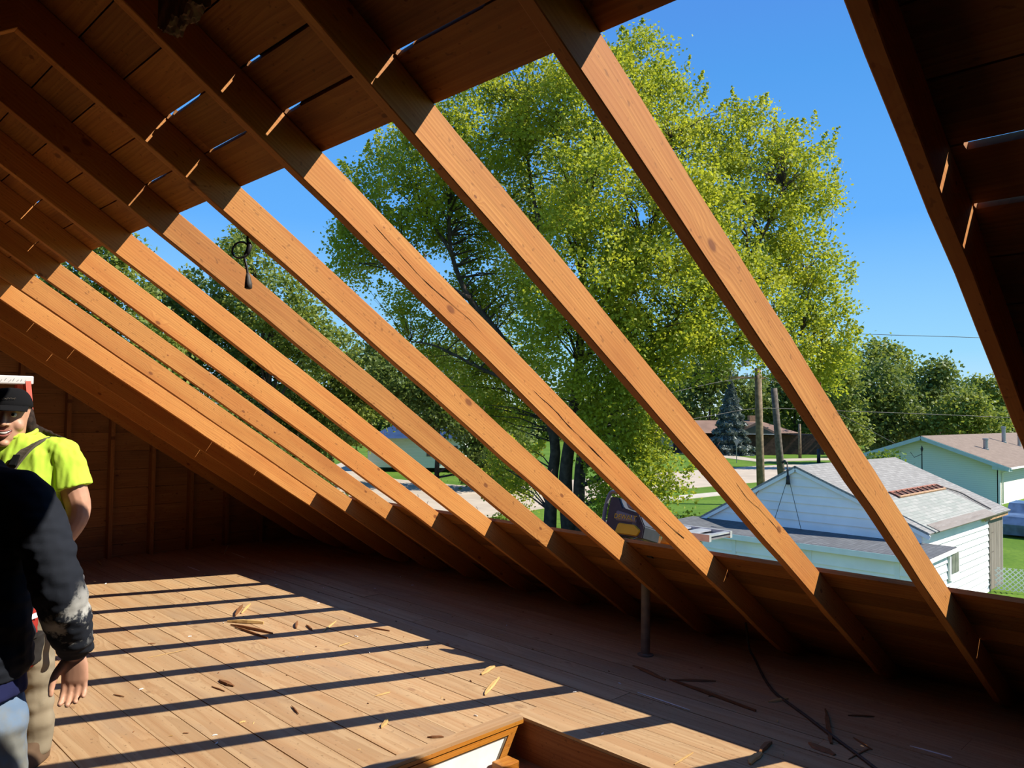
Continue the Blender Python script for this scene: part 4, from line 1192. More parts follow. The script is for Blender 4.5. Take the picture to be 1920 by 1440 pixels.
def tree(name, label, px, depth, mat, blobs_px, leaf=0.34, per=5.0, lpc=26, seed=1, cl=0.6, group='trees along the street', cat='tree'):
    base = at(px, 800, depth); base.z = GZ
    e = empty(name, base, label, cat, group)
    rs = np.random.RandomState(seed)
    bl, pths = [], []
    for (x, y, r, dz) in blobs_px:
        c = at(x, y, depth + dz); rr_ = r * depth / FPX
        bl.append(((c.x, c.y, c.z), (rr_, rr_, rr_ * 0.9), 1.0))
    cen, L2 = crown_points(bl, per * 2.2, cl, lpc * 1.25, rs)
    leaf *= 0.82
    L2 = L2[L2[:, 2] > GZ + 0.1]
    leaves_mesh('foliage', L2, leaf, rs, mat, e)
    top = max(b[0][2] for b in bl)
    w = 0.012 * (top - GZ) + 0.1
    pths.append(([base, base + Vector((0.1, 0, (top - GZ) * 0.4)), base + Vector((0, 0.1, (top - GZ) * 0.85))], [w, w * 0.7, w * 0.2]))
    for b in bl:
        c = Vector(b[0])
        pths.append(([base + Vector((0, 0, max(0.5, (c.z - GZ) * 0.45))), (base + Vector((0, 0, (c.z - GZ) * 0.7))).lerp(c, 0.5), c], [w * 0.4, w * 0.25, 0.03]))
    joined_tubes('trunk', pths, M['bark'], e, 6)
    return e
tree('street_tree', 'loose yellow green tree behind the dangling cord', 500, 58, M['leaf_mid'], [(470, 480, 50, 0), (440, 540, 55, 1), (520, 560, 65, -1), (560, 620, 65, 0), (480, 640, 70, 2), (610, 650, 55, 0), (450, 450, 25, 0)], 0.26, 5.5, 30, 11, 0.5)
tree('street_tree', 'dark leafy tree low at left between the rafters', 330, 60, M['leaf_dark'], [(380, 590, 60, 0), (320, 640, 70, 1), (430, 680, 70, -1), (300, 560, 45, 0), (360, 530, 30, 0), (520, 720, 70, 1)], 0.28, 5.5, 30, 12, 0.5)
tree('street_tree', 'green tree farthest left showing in the narrow gaps', 190, 52, M['leaf_mid'], [(200, 500, 60, 0), (130, 540, 60, 0), (240, 570, 60, 1), (150, 620, 70, 0), (60, 560, 60, 0), (230, 470, 40, 0), (280, 650, 70, 0)], 0.26, 5.5, 30, 13, 0.5)
tree('street_tree', 'broad hedge-like tree below the cord near the white house', 620, 66, M['leaf_mid'], [(600, 720, 60, 0), (680, 700, 60, 0), (560, 770, 60, 0), (640, 790, 60, -2), (720, 740, 55, 1), (480, 790, 60, 0), (560, 850, 55, -2)], 0.30, 5.5, 30, 14, 0.5)
tree('street_tree', 'dark tree standing left of the maple trunk', 820, 60, M['leaf_dark'], [(760, 700, 60, 0), (830, 700, 65, 0), (800, 760, 55, 0), (880, 770, 60, -1), (940, 820, 60, -2), (720, 660, 40, 1), (900, 860, 40, -2), (960, 880, 40, -2)], 0.28, 5.5, 30, 15, 0.5)
tree('street_tree', 'low dark bush row under the leftmost rafters', 380, 56, M['leaf_dark'], [(300, 720, 70, 0), (400, 770, 70, 0), (480, 850, 60, 0), (350, 850, 60, 0), (560, 900, 50, 0), (620, 930, 40, -3)], 0.28, 5.0, 30, 16, 0.5)
tree('street_tree', 'dark green tree behind the blue spruce', 1330, 130, M['leaf_dark'], [(1290, 730, 45, 0), (1340, 700, 45, 2), (1400, 740, 40, 0), (1270, 780, 40, 0), (1330, 690, 40, 0)], 0.6, 1.3, 30, 17, 1.1)
tree('street_tree', 'dark trees behind the ranch house chimney', 1490, 135, M['leaf_dark'], [(1450, 740, 45, 0), (1500, 720, 50, 0), (1540, 770, 45, 0), (1430, 770, 35, 0), (1560, 710, 45, 0), (1520, 815, 35, 0)], 0.6, 1.3, 30, 18, 1.1)
tree('street_tree', 'tall narrow green tree just right of the last bare rafter', 1585, 85, M['leaf_mid'], [(1575, 690, 34, 0), (1590, 740, 36, 0), (1580, 790, 36, 0), (1600, 810, 26, 0), (1570, 655, 24, 0)], 0.36, 3.2, 34, 19, 0.6)
tree('street_tree', 'rounded olive tree with bare grey top at right', 1660, 120, M['leaf_mid'], [(1640, 665, 32, 0), (1675, 680, 32, 0), (1690, 710, 32, 0), (1625, 690, 30, 0), (1660, 650, 20, 0)], 0.5, 1.6, 26, 20, 0.9)
tree('street_tree', 'big dense green tree left of the green house roof', 1665, 95, M['leaf_dark'], [(1650, 720, 45, 0), (1690, 755, 40, 0), (1640, 775, 45, 0), (1620, 740, 36, 0), (1690, 795, 36, 0), (1650, 815, 36, 0)], 0.4, 2.8, 34, 21, 0.7)
tree('street_tree', 'dark rounded tree top against the sky at right', 1760, 110, M['leaf_dark'], [(1750, 690, 26, 0), (1770, 705, 24, 0), (1735, 715, 26, 0), (1765, 735, 34, 0), (1720, 750, 30, 0)], 0.45, 2.2, 32, 22, 0.8)
tree('street_tree', 'silvery green tree behind the green house ridge', 1810, 92, M['leaf_mid'], [(1790, 770, 36, 0), (1830, 770, 40, 0), (1770, 800, 36, 0), (1850, 800, 36, 0), (1815, 745, 28, 0), (1730, 800, 34, 2)], 0.36, 2.8, 34, 23, 0.7)
tree('street_tree', 'yellowish tree line low at the right edge', 1860, 130, M['leaf_mid'], [(1840, 725, 22, 0), (1870, 722, 24, 0), (1900, 735, 26, 0), (1880, 760, 36, 0), (1930, 750, 40, 0), (1815, 730, 16, 0)], 0.5, 1.8, 30, 24, 0.9)
for k, (x, y, lab) in enumerate(((1180, 760, 'far tree line behind the maple trunk'), (1270, 765, 'far tree line left of the blue spruce'), (1420, 770, 'far tree line behind the tan pole'), (1600, 775, 'far tree line behind the dense right trees'),
                         (1740, 775, 'far tree line behind the green house'), (1900, 765, 'far tree line at the right edge'), (1060, 770, 'far tree line behind the maple crown'), (900, 770, 'far tree line beyond the white house'), (740, 770, 'far tree line left of the white house roof'), (560, 770, 'far tree line at the left behind the rafters'))):
    tree('distant_tree', lab, x, 165 + 4 * (k % 3), M['leaf_dark'], [(x - 55, y + 15, 40, 0), (x, y - 12, 46, 0), (x + 55, y + 12, 42, 0), (x - 25, y + 40, 40, 0), (x + 35, y + 42, 40, 0)], 0.95, 0.45, 26, 60 + k, 1.6, 'distant tree line')
tree('shrub', 'leafy shrub poking above the garage roof ridge', 1640, 40, M['leaf_shrub'], [(1630, 862, 16, 0), (1655, 862, 14, 0), (1675, 858, 10, 0), (1640, 880, 18, 0), (1610, 860, 12, 0)], 0.16, 14.0, 26, 25, 0.28, 'garden shrubs', 'shrub')
tree('shrub', 'flowering shrub at the lawn edge left of the garage', 1300, 34, M['leaf_shrub'], [(1288, 972, 12, 0), (1300, 985, 14, 0), (1275, 985, 12, 0)], 0.14, 14.0, 26, 26, 0.25, 'garden shrubs', 'shrub')
# blue spruce
sp = ground(1370, 853)
dsp = (sp - EYE).dot(CF)
spr = empty('spruce_tree', sp, 'blue grey spruce in front of the brown ranch house', 'tree')
rs = np.random.RandomState(31)
tz = at(1366, 716, dsp).z
H_ = tz - GZ
n = 26000
hh = rs.uniform(0.04, 1.0, n) ** 1.1
rad = (1 - hh) ** 0.85 * (49 * dsp / FPX) * rs.uniform(0.55, 1.05, n) * (0.86 + 0.14 * np.sin(hh * 60))
an_ = rs.uniform(0, 2 * np.pi, n)
rad *= 0.85 + 0.15 * np.sin(an_ * 7 + hh * 20)
C_ = np.stack([sp.x + rad * np.cos(an_), sp.y + rad * np.sin(an_), GZ + hh * H_ - rad * 0.12], 1)
leaves_mesh('needles', C_, 0.34, rs, M['leaf_blue'], spr, 0.5, 1.8)
joined_tubes('trunk', [([sp, sp + Vector((0, 0, H_ * 0.95))], [0.3, 0.03])], M['bark'], spr)

# ================================================================== THINGS ON THE ROOF EDGE
M['radio_dark'] = plain('charcoal_plastic', (0.028, 0.030, 0.040), 0.5, 0.15, 20)
M['radio_grey'] = plain('grey_plastic', (0.22, 0.22, 0.23), 0.5, 0.1, 20)
M['radio_yellow'] = plain('yellow_plastic', (0.75, 0.46, 0.01), 0.45, 0.08, 10)
M['orange_cloth'] = plain('orange_yellow_nylon', (0.80, 0.36, 0.01), 0.6, 0.2, 12)
M['alu'] = plain('bright_aluminium', (0.66, 0.68, 0.72), 0.35, 0.1, 15, 0.4)
M['blue_wire'] = plain('pale_blue_wire', (0.35, 0.55, 0.72), 0.5, 0.1, 10)
UPV = Vector((0, 0, 1))
YA = Vector((0, 1, 0)); NA = -RN                        # along the eave, square out of the roof
def rf(d, y, h): return roof_pt(d, y, -T_BOARD - 0.0015 - h)
rd, ry = 3.17, 3.035
NR = (NA + UPV * 1.1).normalized(); SR = Vector((NR.z, 0, -NR.x))
R0 = rf(rd, ry, 0.0) + NR * 0.022
def rr3(d, y, h):
    p = R0 + SR * (d - rd) + NR * h
    return Vector((p.x, y, p.z))
radio = empty('jobsite_radio', rf(rd, ry, 0), 'dark grey and yellow jobsite radio standing on the roof edge', 'radio')
def rbox(name, d, y, h, sx, sy, sz, mat, bev=0.012, parent=radio):
    return box(name, (sy, sx, sz), rr3(d, y, h), mat, parent, (-YA, SR, (-YA).cross(SR)), bev)
# body: side outline with sloped shoulders, extruded along the eave
def rprism(name, poly, d0, d1, mat, parent=radio):
    """poly in (y, h), extruded across the slope"""
    n = len(poly)
    vs = [rr3(d0, ry + p[0], p[1]) for p in poly] + [rr3(d1, ry + p[0], p[1]) for p in poly]
    me = bpy.data.meshes.new(name)
    me.from_pydata([tuple(v) for v in vs], [], [tuple(range(n)), tuple(range(2 * n - 1, n - 1, -1))] + [(i, n + i, n + (i + 1) % n, (i + 1) % n) for i in range(n)])
    bm = bmesh.new(); bm.from_mesh(me); bmesh.ops.recalc_face_normals(bm, faces=bm.faces)
    bmesh.ops.bevel(bm, geom=list(bm.edges), offset=0.006, segments=2, affect='EDGES'); bm.to_mesh(me); bm.free()
    return obj(name, me, mat, parent)
rprism('body', [(0.13, 0.02), (-0.17, 0.02), (-0.17, 0.10), (-0.12, 0.17), (0.02, 0.20), (0.06, 0.26), (0.13, 0.26)], rd - 0.09, rd + 0.09, M['radio_dark'])
rprism('front_panel', [(0.05, 0.03), (-0.13, 0.03), (-0.15, 0.07), (-0.10, 0.10), (0.03, 0.10)], rd - 0.097, rd - 0.085, M['radio_yellow'])
rprism('screen_panel', [(0.06, 0.115), (-0.11, 0.115), (-0.09, 0.155), (0.06, 0.178)], rd - 0.096, rd - 0.085, M['radio_grey'])
rprism('yellow_trim', [(-0.02, 0.21), (-0.09, 0.185), (-0.09, 0.21), (-0.03, 0.25)], rd - 0.03, rd + 0.05, M['radio_yellow'])
mesh('handle', *tube_geo(smooth_path([rr3(rd - 0.07, ry + 0.15, 0.02), rr3(rd - 0.07, ry + 0.17, 0.16), rr3(rd - 0.07, ry + 0.15, 0.285), rr3(rd - 0.07, ry + 0.08, 0.295), rr3(rd - 0.07, ry + 0.02, 0.285), rr3(rd - 0.07, ry - 0.02, 0.215), rr3(rd - 0.07, ry - 0.10, 0.20)], 5), 0.013, 8), M['radio_grey'], radio, True)
kv, kf = lathe_geo([(0.0, 0.0), (0.036, 0.0), (0.036, 0.02), (0.030, 0.026), (0.0, 0.026)], 18)
mesh('dial', kv, kf, M['radio_grey'], radio, False, frame_m(rr3(rd - 0.09, ry - 0.11, 0.105), YA, NR, YA.cross(NR)))
for q in (-0.14, 0.10):
    rbox('foot', rd - 0.07, ry + q, 0.0, 0.03, 0.04, 0.03, M['radio_dark'], 0.003); rbox('foot', rd + 0.07, ry + q, -0.030, 0.03, 0.04, 0.09, M['radio_dark'], 0.003)
fc = bpy.data.curves.new('lettering', 'FONT'); fc.body = 'DEWALT'; fc.size = 0.043; fc.extrude = 0.001; fc.align_x = 'CENTER'
tmp = bpy.data.objects.new('tmp_text', fc); COL.objects.link(tmp)
dg = bpy.context.evaluated_depsgraph_get()
tm = bpy.data.meshes.new_from_object(tmp.evaluated_get(dg)); bpy.data.objects.remove(tmp)
tm.name = 'lettering'
obj('lettering', tm, M['radio_yellow'], radio, False, frame_m(rr3(rd - 0.0975, ry - 0.02, 0.125), -YA, NR, (-YA).cross(NR)))
wl_ = empty('blue_wire_coil', rf(3.09, 2.99, 0), 'thin pale blue wire curls before the radio', 'wire')
for k in range(4):
    c = rf(3.10 - 0.004 * k, 2.99 - 0.015 * k, 0.03)
    pts = [c + YA * (0.05 * math.cos(a + k)) + NA * (0.018 * math.sin(a + k)) + RS * (0.014 * math.sin(2 * a + k)) for a in [j * 5.0 / 14 for j in range(15)]]
    mesh('strand', *tube_geo(pts, 0.0022, 5), M['blue_wire'], wl_, True)
# orange yellow tool bag right of the radio
bgp = rf(3.13, 2.63, 0)
bag = empty('tool_bag', bgp, 'bright orange yellow tool bag lying right of the radio', 'bag')
def bagprism(name, poly, d0, d1, mat):
    n = len(poly)
    vs = [rf(d0, 2.66 + p[0], p[1]) for p in poly] + [rf(d1, 2.66 + p[0], p[1]) for p in poly]
    me = bpy.data.meshes.new(name); me.from_pydata([tuple(v) for v in vs], [], [tuple(range(n)), tuple(range(2 * n - 1, n - 1, -1))] + [(i, n + i, n + (i + 1) % n, (i + 1) % n) for i in range(n)])
    bm = bmesh.new(); bm.from_mesh(me); bmesh.ops.recalc_face_normals(bm, faces=bm.faces); bmesh.ops.bevel(bm, geom=list(bm.edges), offset=0.01, segments=2, affect='EDGES'); bm.to_mesh(me); bm.free()
    return obj(name, me, mat, bag, True)
bagprism('body', [(0.085, 0.002), (-0.09, 0.002), (-0.05, 0.055), (0.03, 0.115), (0.08, 0.10)], 3.08, 3.2, M['orange_cloth'])
mesh('strap', *tube_geo(smooth_path([rf(3.14, 2.70, 0.07), rf(3.14, 2.66, 0.12), rf(3.14, 2.61, 0.05)], 5), 0.006, 6), M['radio_dark'], bag, True)
# aluminium scaffold plank hung along the outside of the eave, on a ladder standing on the ground
pe = onx(1352, 1001, 5.62)
plank2 = empty('scaffold_plank', (5.62, pe.y + 1.2, pe.z), 'bright aluminium scaffold plank running along outside the eave', 'scaffold')
PL = 1.05
for k, xo in enumerate((-0.16, 0.16)):
    box('rail', (PL, 0.03, 0.055), (5.62 + xo, pe.y + PL / 2, pe.z - 0.02), M['alu'], plank2, ((0, 1, 0), (-1, 0, 0), (0, 0, 1)))
for k in range(6):
    box('slat', (0.30, 0.10 if k else 0.05, 0.012), (5.62, pe.y + 0.03 + k * 0.19, pe.z - 0.004), M['alu'], plank2)
box('deck', (PL, 0.29, 0.01), (5.62, pe.y + PL / 2, pe.z - 0.03), M['radio_grey'], plank2, ((0, 1, 0), (-1, 0, 0), (0, 0, 1)))
lad2 = empty('extension_ladder', (5.62, pe.y + 0.35, GZ), 'aluminium ladder standing under the scaffold plank outside the eave', 'ladder')
for yo in (0.22, 0.60):
    box('rail', (pe.z - 0.085 - GZ, 0.035, 0.08), (5.62, pe.y + yo, (pe.z - 0.085 + GZ) / 2), M['alu'], lad2, ((0, 0, 1), (1, 0, 0), (0, 1, 0)))
for k in range(14):
    mesh('rung', *tube_geo([Vector((5.62, pe.y + 0.22, GZ + 0.25 + 0.3 * k)), Vector((5.62, pe.y + 0.60, GZ + 0.25 + 0.3 * k))], 0.016, 8), M['alu'], lad2, True)

# ================================================================== RED STEPLADDER BY THE GABLE
M['cap_white'] = plain('white_ladder_cap', (0.78, 0.77, 0.76), 0.5, 0.05, 10)
lad_x0, lad_x1, lad_y, lad_h = 0.90, 1.352, 5.70, 1.765
sl = empty('stepladder', ((lad_x0 + lad_x1) / 2, lad_y + 0.3, 0), 'red stepladder with white top cap behind the worker in yellow', 'ladder')
lad_cap = box('top_cap', (lad_x1 - lad_x0, 0.17, 0.052), ((lad_x0 + lad_x1) / 2, lad_y + 0.085, lad_h - 0.026), M['cap_white'], sl, bevel=0.006)
rnd = random.Random(77)
for k in range(16):                                    # worn, unreadable print on the cap's edge
    x = lad_x1 - 0.05 - k * 0.022
    mesh('print_mark', *tube_geo([Vector((x, lad_y - 0.0012, lad_h - 0.036 + rnd.uniform(-0.004, 0.004))), Vector((x + rnd.uniform(0.004, 0.014), lad_y - 0.0012, lad_h - 0.020 + rnd.uniform(-0.008, 0.004)))], 0.0016, 4), M['radio_grey'], lad_cap)
def rail(x0, y0, x1, y1, name='rail'):
    a, b = Vector((x0, y0, lad_h - 0.04)), Vector((x1, y1, 0.0))
    ax = b - a; L = ax.length; ax.normalize()
    uy = Vector((1, 0, 0)); uy = (uy - ax * uy.dot(ax)).normalized()
    box(name, (L, 0.03, 0.075), (a + b) / 2, M['red_paint'], sl, (ax, uy, ax.cross(uy)))
for s_ in (-1, 1):
    xc = (lad_x0 + lad_x1) / 2
    rail(xc + s_ * 0.195, lad_y + 0.035, xc + s_ * 0.29, lad_y - 0.33)
    rail(xc + s_ * 0.175, lad_y + 0.14, xc + s_ * 0.26, lad_y + 0.78)
for k in range(1, 6):
    t = k / 6.0
    z = lad_h * (1 - t)
    w = 0.39 + 0.19 * t
    box('tread', (w, 0.085, 0.025), (xc, lad_y + 0.035 - 0.365 * t, z), M['alu'], sl)
    if k in (2, 4):
        box('brace', (0.35 + 0.17 * t, 0.03, 0.03), (xc, lad_y + 0.14 + 0.64 * t, z), M['alu'], sl)

# ================================================================== PEOPLE
def cloth(name, c, var=0.15, scale=25, rough=0.9, bump=0.2):
    t = NT(name)
    c = tuple(x * ALB for x in c)
    co = t.coord('Object')
    f = t.noise(co, scale, 4)
    g = t.noise(co, 4.0, 3)
    t.base(t.mix(t.ramp(g, 0.35, 0.68), tuple(x * (1 - var) for x in c), tuple(min(1, x * (1 + var)) for x in c)))
    t.rough(rough); t.bsdf.inputs['Specular IOR Level'].default_value = 0.15
    t.bump(f, bump, 0.006)
    return t
def dirty(name, c, dirt, lo, hi, scale=6.0, amount=1.0, centre=None, reach=0.2):
    t = cloth(name, c)
    base_link = t.bsdf.inputs['Base Color'].links[0].from_socket
    co = t.coord('Object')
    m = t.ramp(t.noise(co, scale, 5, 0.65), lo, hi, 0.0, amount)
    if centre is not None:
        d = t.n('ShaderNodeVectorMath', operation='DISTANCE')
        t.l(co, d.inputs[0]); d.inputs[1].default_value = centre
        m = t.math('MULTIPLY', m, t.ramp(d.outputs['Value'], reach * 0.3, reach, 1.0, 0.0))
    t.base(t.mix(m, base_link, dirt))
    return t.m
M['skin'] = plain('tanned_skin', (0.60, 0.315, 0.20), 0.55, 0.10, 18)
M['hivis'] = cloth('hi_vis_yellow', (0.62, 0.92, 0.085), 0.06, 30).m
M['strap'] = cloth('grey_strap', (0.16, 0.13, 0.10), 0.3, 60).m
M['cap_black'] = cloth('black_cap', (0.006, 0.006, 0.007), 0.2, 60, 1.0).m
M['hair'] = plain('dark_brown_hair', (0.030, 0.018, 0.013), 0.85, 0.5, 60)
M['lip'] = plain('lips', (0.36, 0.11, 0.085), 0.45, 0.1, 20)
M['tooth'] = plain('teeth', (0.80, 0.77, 0.70), 0.3, 0.03, 20)
M['eye_white'] = plain('eye_white', (0.72, 0.70, 0.67), 0.2, 0.02, 10)
M['eye_dark'] = plain('eye_dark', (0.02, 0.012, 0.008), 0.15, 0.02, 10)
M['pants'] = dirty('khaki_work_trousers', (0.30, 0.25, 0.17), (0.10, 0.085, 0.06), 0.5, 0.75, 5.0, 0.6)
M['boot'] = cloth('brown_boot', (0.16, 0.10, 0.06), 0.3, 30).m
M['tool_red'] = cloth('red_tool_pouch', (0.42, 0.035, 0.025), 0.25, 25).m
M['tool_black'] = cloth('black_tool_belt', (0.025, 0.022, 0.020), 0.3, 30).m
M['cuff_blue'] = cloth('navy_shirt', (0.018, 0.022, 0.085), 0.2, 30).m

def sphere_geo(c, rad, axes=None, n=16, m=10):
    c = Vector(c); ax = axes or (Vector((1, 0, 0)), Vector((0, 1, 0)), Vector((0, 0, 1)))
    vs, fs = [], []
    for i in range(1, m):
        ph = math.pi * i / m
        for k in range(n):
            th = 2 * math.pi * k / n
            vs.append(c + ax[0] * (rad[0] * math.sin(ph) * math.cos(th)) + ax[1] * (rad[1] * math.sin(ph) * math.sin(th)) + ax[2] * (rad[2] * math.cos(ph)))
    for i in range(m - 2):
        for k in range(n):
            fs.append((i * n + k, (i + 1) * n + k, (i + 1) * n + (k + 1) % n, i * n + (k + 1) % n))
    t0 = len(vs); vs.append(c + ax[2] * rad[2]); b0 = len(vs); vs.append(c - ax[2] * rad[2])
    for k in range(n):
        fs.append((t0, k, (k + 1) % n)); fs.append((b0, (m - 2) * n + (k + 1) % n, (m - 2) * n + k))
    return vs, fs
def limb_geo(pts, rad, n=14):
    """tapered limb with round ends through the given joints"""
    P = smooth_path(pts, 5)
    R = []
    for i in range(len(pts) - 1):
        for j in range(5): R.append(rad[i] + (rad[i + 1] - rad[i]) * j / 5.0)
    R.append(rad[-1])
    g = [tube_geo(P, R, n), sphere_geo(P[0], (R[0],) * 3), sphere_geo(P[-1], (R[-1],) * 3)]
    return g
def loft_geo(rings, n=24):
    """rings = (centre, half-width vector, half-depth vector)"""
    vs, fs = [], []
    for c, a, b in rings:
        for k in range(n):
            t = 2 * math.pi * k / n
            ct, s2 = math.cos(t), math.sin(t)
            e = 0.85
            vs.append(Vector(c) + a * (abs(ct) ** e * (1 if ct >= 0 else -1)) + b * (abs(s2) ** e * (1 if s2 >= 0 else -1)))
    for i in range(len(rings) - 1):
        for k in range(n):
            fs.append((i * n + k, i * n + (k + 1) % n, (i + 1) * n + (k + 1) % n, (i + 1) * n + k))
    fs.append(tuple(range(n - 1, -1, -1))); fs.append(tuple(range((len(rings) - 1) * n, len(rings) * n)))
    return vs, fs
def fused(name, geos, voxel, mat, parent=None, smooth=4, wrinkle=None, M4=None):
    """overlapping closed shapes -> one continuous skin"""
    vs, fs = [], []
    for v, f in geos:
        k = len(vs); vs += [tuple(x) for x in v]; fs += [tuple(k + i for i in q) for q in f]
    me = bpy.data.meshes.new(name + '_src'); me.from_pydata(vs, [], fs)
    bm = bmesh.new(); bm.from_mesh(me); bmesh.ops.recalc_face_normals(bm, faces=bm.faces); bm.to_mesh(me); bm.free()
    t = bpy.data.objects.new(name + '_src', me); COL.objects.link(t)
    r = t.modifiers.new('r', 'REMESH'); r.mode = 'VOXEL'; r.voxel_size = voxel; r.adaptivity = 0
    s = t.modifiers.new('s', 'SMOOTH'); s.factor = 0.5; s.iterations = smooth
    dgr = bpy.context.evaluated_depsgraph_get()
    out = bpy.data.meshes.new_from_object(t.evaluated_get(dgr))
    bpy.data.objects.remove(t); bpy.data.meshes.remove(me)
    out.name = name; out.materials.clear()
    if wrinkle:
        amp, sc = wrinkle
        nrm = [v.normal.copy() for v in out.vertices]
        for v, n_ in zip(out.vertices, nrm):
            p = Vector(v.co)
            w = mnoise.noise(Vector((p.x * sc[0], p.y * sc[1], p.z * sc[2]))) + 0.5 * mnoise.noise(Vector((p.x * sc[0] * 2.1 + 9, p.y * sc[1] * 2.1, p.z * sc[2] * 2.1)))
            v.co = p + n_ * (amp * w)
        out.update()
    return obj(name, out, mat, parent, True)
RH = Vector((CR.x, CR.y, 0)).normalized()              # towards image right
FH = Vector((-RH.y, RH.x, 0))                          # away from the viewer
UP = Vector((0, 0, 1))
def framer(base):
    b = Vector(base)
    return lambda a, f, z: Vector((b.x, b.y, 0)) + RH * a + FH * f + UP * z
def hand_geo(W, d, a, p, side_curl=(0.30, 0.62, 0.75), sc=1.0):
    """wrist W, direction d down the hand, a towards the thumb, p out of the palm"""
    g = []
    g.append(loft_geo([(W - d * 0.03, a * 0.026 * sc, p * 0.020 * sc), (W, a * 0.028 * sc, p * 0.019 * sc), (W + d * 0.035 * sc, a * 0.038 * sc, p * 0.018 * sc), (W + d * 0.085 * sc, a * 0.041 * sc, p * 0.014 * sc), (W + d * 0.098 * sc, a * 0.036 * sc, p * 0.011 * sc)], 16))
    for off, L, r, c in ((0.030, 0.072, 0.0088, 0.85), (0.0095, 0.080, 0.0092, 1.0), (-0.0105, 0.074, 0.0088, 1.1), (-0.0295, 0.058, 0.0078, 1.2)):
        b = W + d * 0.090 * sc + a * off * sc
        pts = [b - d * 0.02, b]
        ang = 0.0
        for frac, cu in zip((0.45, 0.32, 0.23), side_curl):
            ang += cu * c
            dv = (d * math.cos(ang) + p * math.sin(ang) + a * (off * 1.6)).normalized()
            pts.append(pts[-1] + dv * L * frac * sc)
        g += limb_geo(pts, [r * sc * 1.12, r * sc * 1.15, r * sc * 1.08, r * sc * 1.02, r * sc * 0.95], 10)
    tb_ = W + d * 0.022 * sc + a * 0.026 * sc + p * 0.006
    t1 = tb_ + (d * 0.75 + a * 0.55 + p * 0.25).normalized() * 0.045 * sc
    t2 = t1 + (d * 0.92 + a * 0.22 + p * 0.30).normalized() * 0.034 * sc
    t3 = t2 + (d * 0.97 + a * 0.02 + p * 0.32).normalized() * 0.026 * sc
    g += limb_geo([tb_, t1, t2, t3], [0.017 * sc, 0.0125 * sc, 0.0105 * sc, 0.0085 * sc], 10)
    return g
def head_geo(c, fw, sd, k_=1.0):
    prof = [(-.128, .020, .058, -.01), (-.118, .038, .080, .008), (-.095, .055, .090, .030), (-.065, .064, .090, .052), (-.025, .070, .089, .075), (.015, .074, .090, .088), (.050, .076, .094, .094), (.085, .070, .085, .088), (.112, .050, .060, .066), (.126, .020, .024, .026)]
    n = 28
    vs, fs = [], []
    for (z, w, fr, bk) in prof:
        for k in range(n):
            t = 2 * math.pi * k / n
            ct, s_ = math.cos(t), math.sin(t)
            f_ = fr if ct >= 0 else bk
            vs.append(c + fw * (f_ * ct) + sd * (w * (abs(s_) ** 0.85) * (1 if s_ >= 0 else -1)) + UP * z)
    for i in range(len(prof) - 1):
        for k in range(n):
            fs.append((i * n + k, i * n + (k + 1) % n, (i + 1) * n + (k + 1) % n, (i + 1) * n + k))
    fs.append(tuple(range(n - 1, -1, -1))); fs.append(tuple(range((len(prof) - 1) * n, len(prof) * n)))
    g = [(vs, fs)]
    A = (fw, sd, UP)
    g += limb_geo([c + fw * 0.086 + UP * 0.022, c + fw * 0.100 + UP * -0.006, c + fw * 0.108 + UP * -0.026], [0.008, 0.010, 0.0135], 10)
    for s_ in (-1, 1):
        g.append(sphere_geo(c + fw * 0.095 + sd * (0.014 * s_) + UP * -0.030, (0.011, 0.009, 0.008), A))
        g.append(sphere_geo(c + fw * 0.078 + sd * (0.034 * s_) + UP * 0.034, (0.014, 0.022, 0.009), A))      # brow
        g.append(sphere_geo(c + fw * 0.056 + sd * (0.040 * s_) + UP * -0.036, (0.026, 0.026, 0.030), A))     # cheek
        g.append(sphere_geo(c + fw * -0.006 + sd * (0.077 * s_) + UP * -0.004, (0.018, 0.008, 0.032), A))    # ear
    g.append(sphere_geo(c + fw * 0.082 + UP * -0.112, (0.018, 0.022, 0.016), A))                             # chin
    if k_ != 1.0: g = [([c + (Vector(v) - c) * k_ for v in vs_], f_) for vs_, f_ in g]
    return g

# ---------------------------------------------------------------- worker in hi-vis yellow, facing the viewer, smiling
Pq = framer((0.908, 4.03, 0))
HS = 1.02
hc = Pq(-0.056, 0.01, 1.524)
ang = math.radians(-20)
fw = (-FH * math.cos(ang) - RH * math.sin(ang)); fw = (fw + UP * -0.03).normalized()
sd = UP.cross(fw).normalized()
if sd.dot(RH) < 0: sd = -sd
body_g = head_geo(hc, fw, sd * 1.08, HS)
body_g += limb_geo([Pq(-0.02, 0.03, 1.33), Pq(-0.035, 0.02, 1.40), hc + UP * -0.07 - fw * 0.012], [0.062, 0.056, 0.056])
body_g += limb_geo([Pq(-0.14, 0.03, 1.34), Pq(0.16, 0.04, 1.345), Pq(0.218, 0.045, 1.215), Pq(0.243, 0.050, 1.085), Pq(0.185, 0.0, 0.955), Pq(0.12, -0.075, 0.86)], [0.055, 0.062, 0.058, 0.051, 0.043, 0.031])
body_g += limb_geo([Pq(-0.14, 0.03, 1.34), Pq(-0.24, 0.04, 1.20), Pq(-0.26, 0.02, 1.06), Pq(-0.25, -0.08, 0.85)], [0.055, 0.050, 0.043, 0.029])
body_g += hand_geo(Pq(0.112, -0.083, 0.848), (-UP * 0.75 - RH * 0.55 - FH * 0.2).normalized(), (-FH * 0.8 + UP * 0.3 - RH * 0.2).normalized(), (-RH * 0.7 + FH * 0.5).normalized())
body_g += hand_geo(Pq(-0.25, -0.09, 0.835), -UP, -FH, RH)
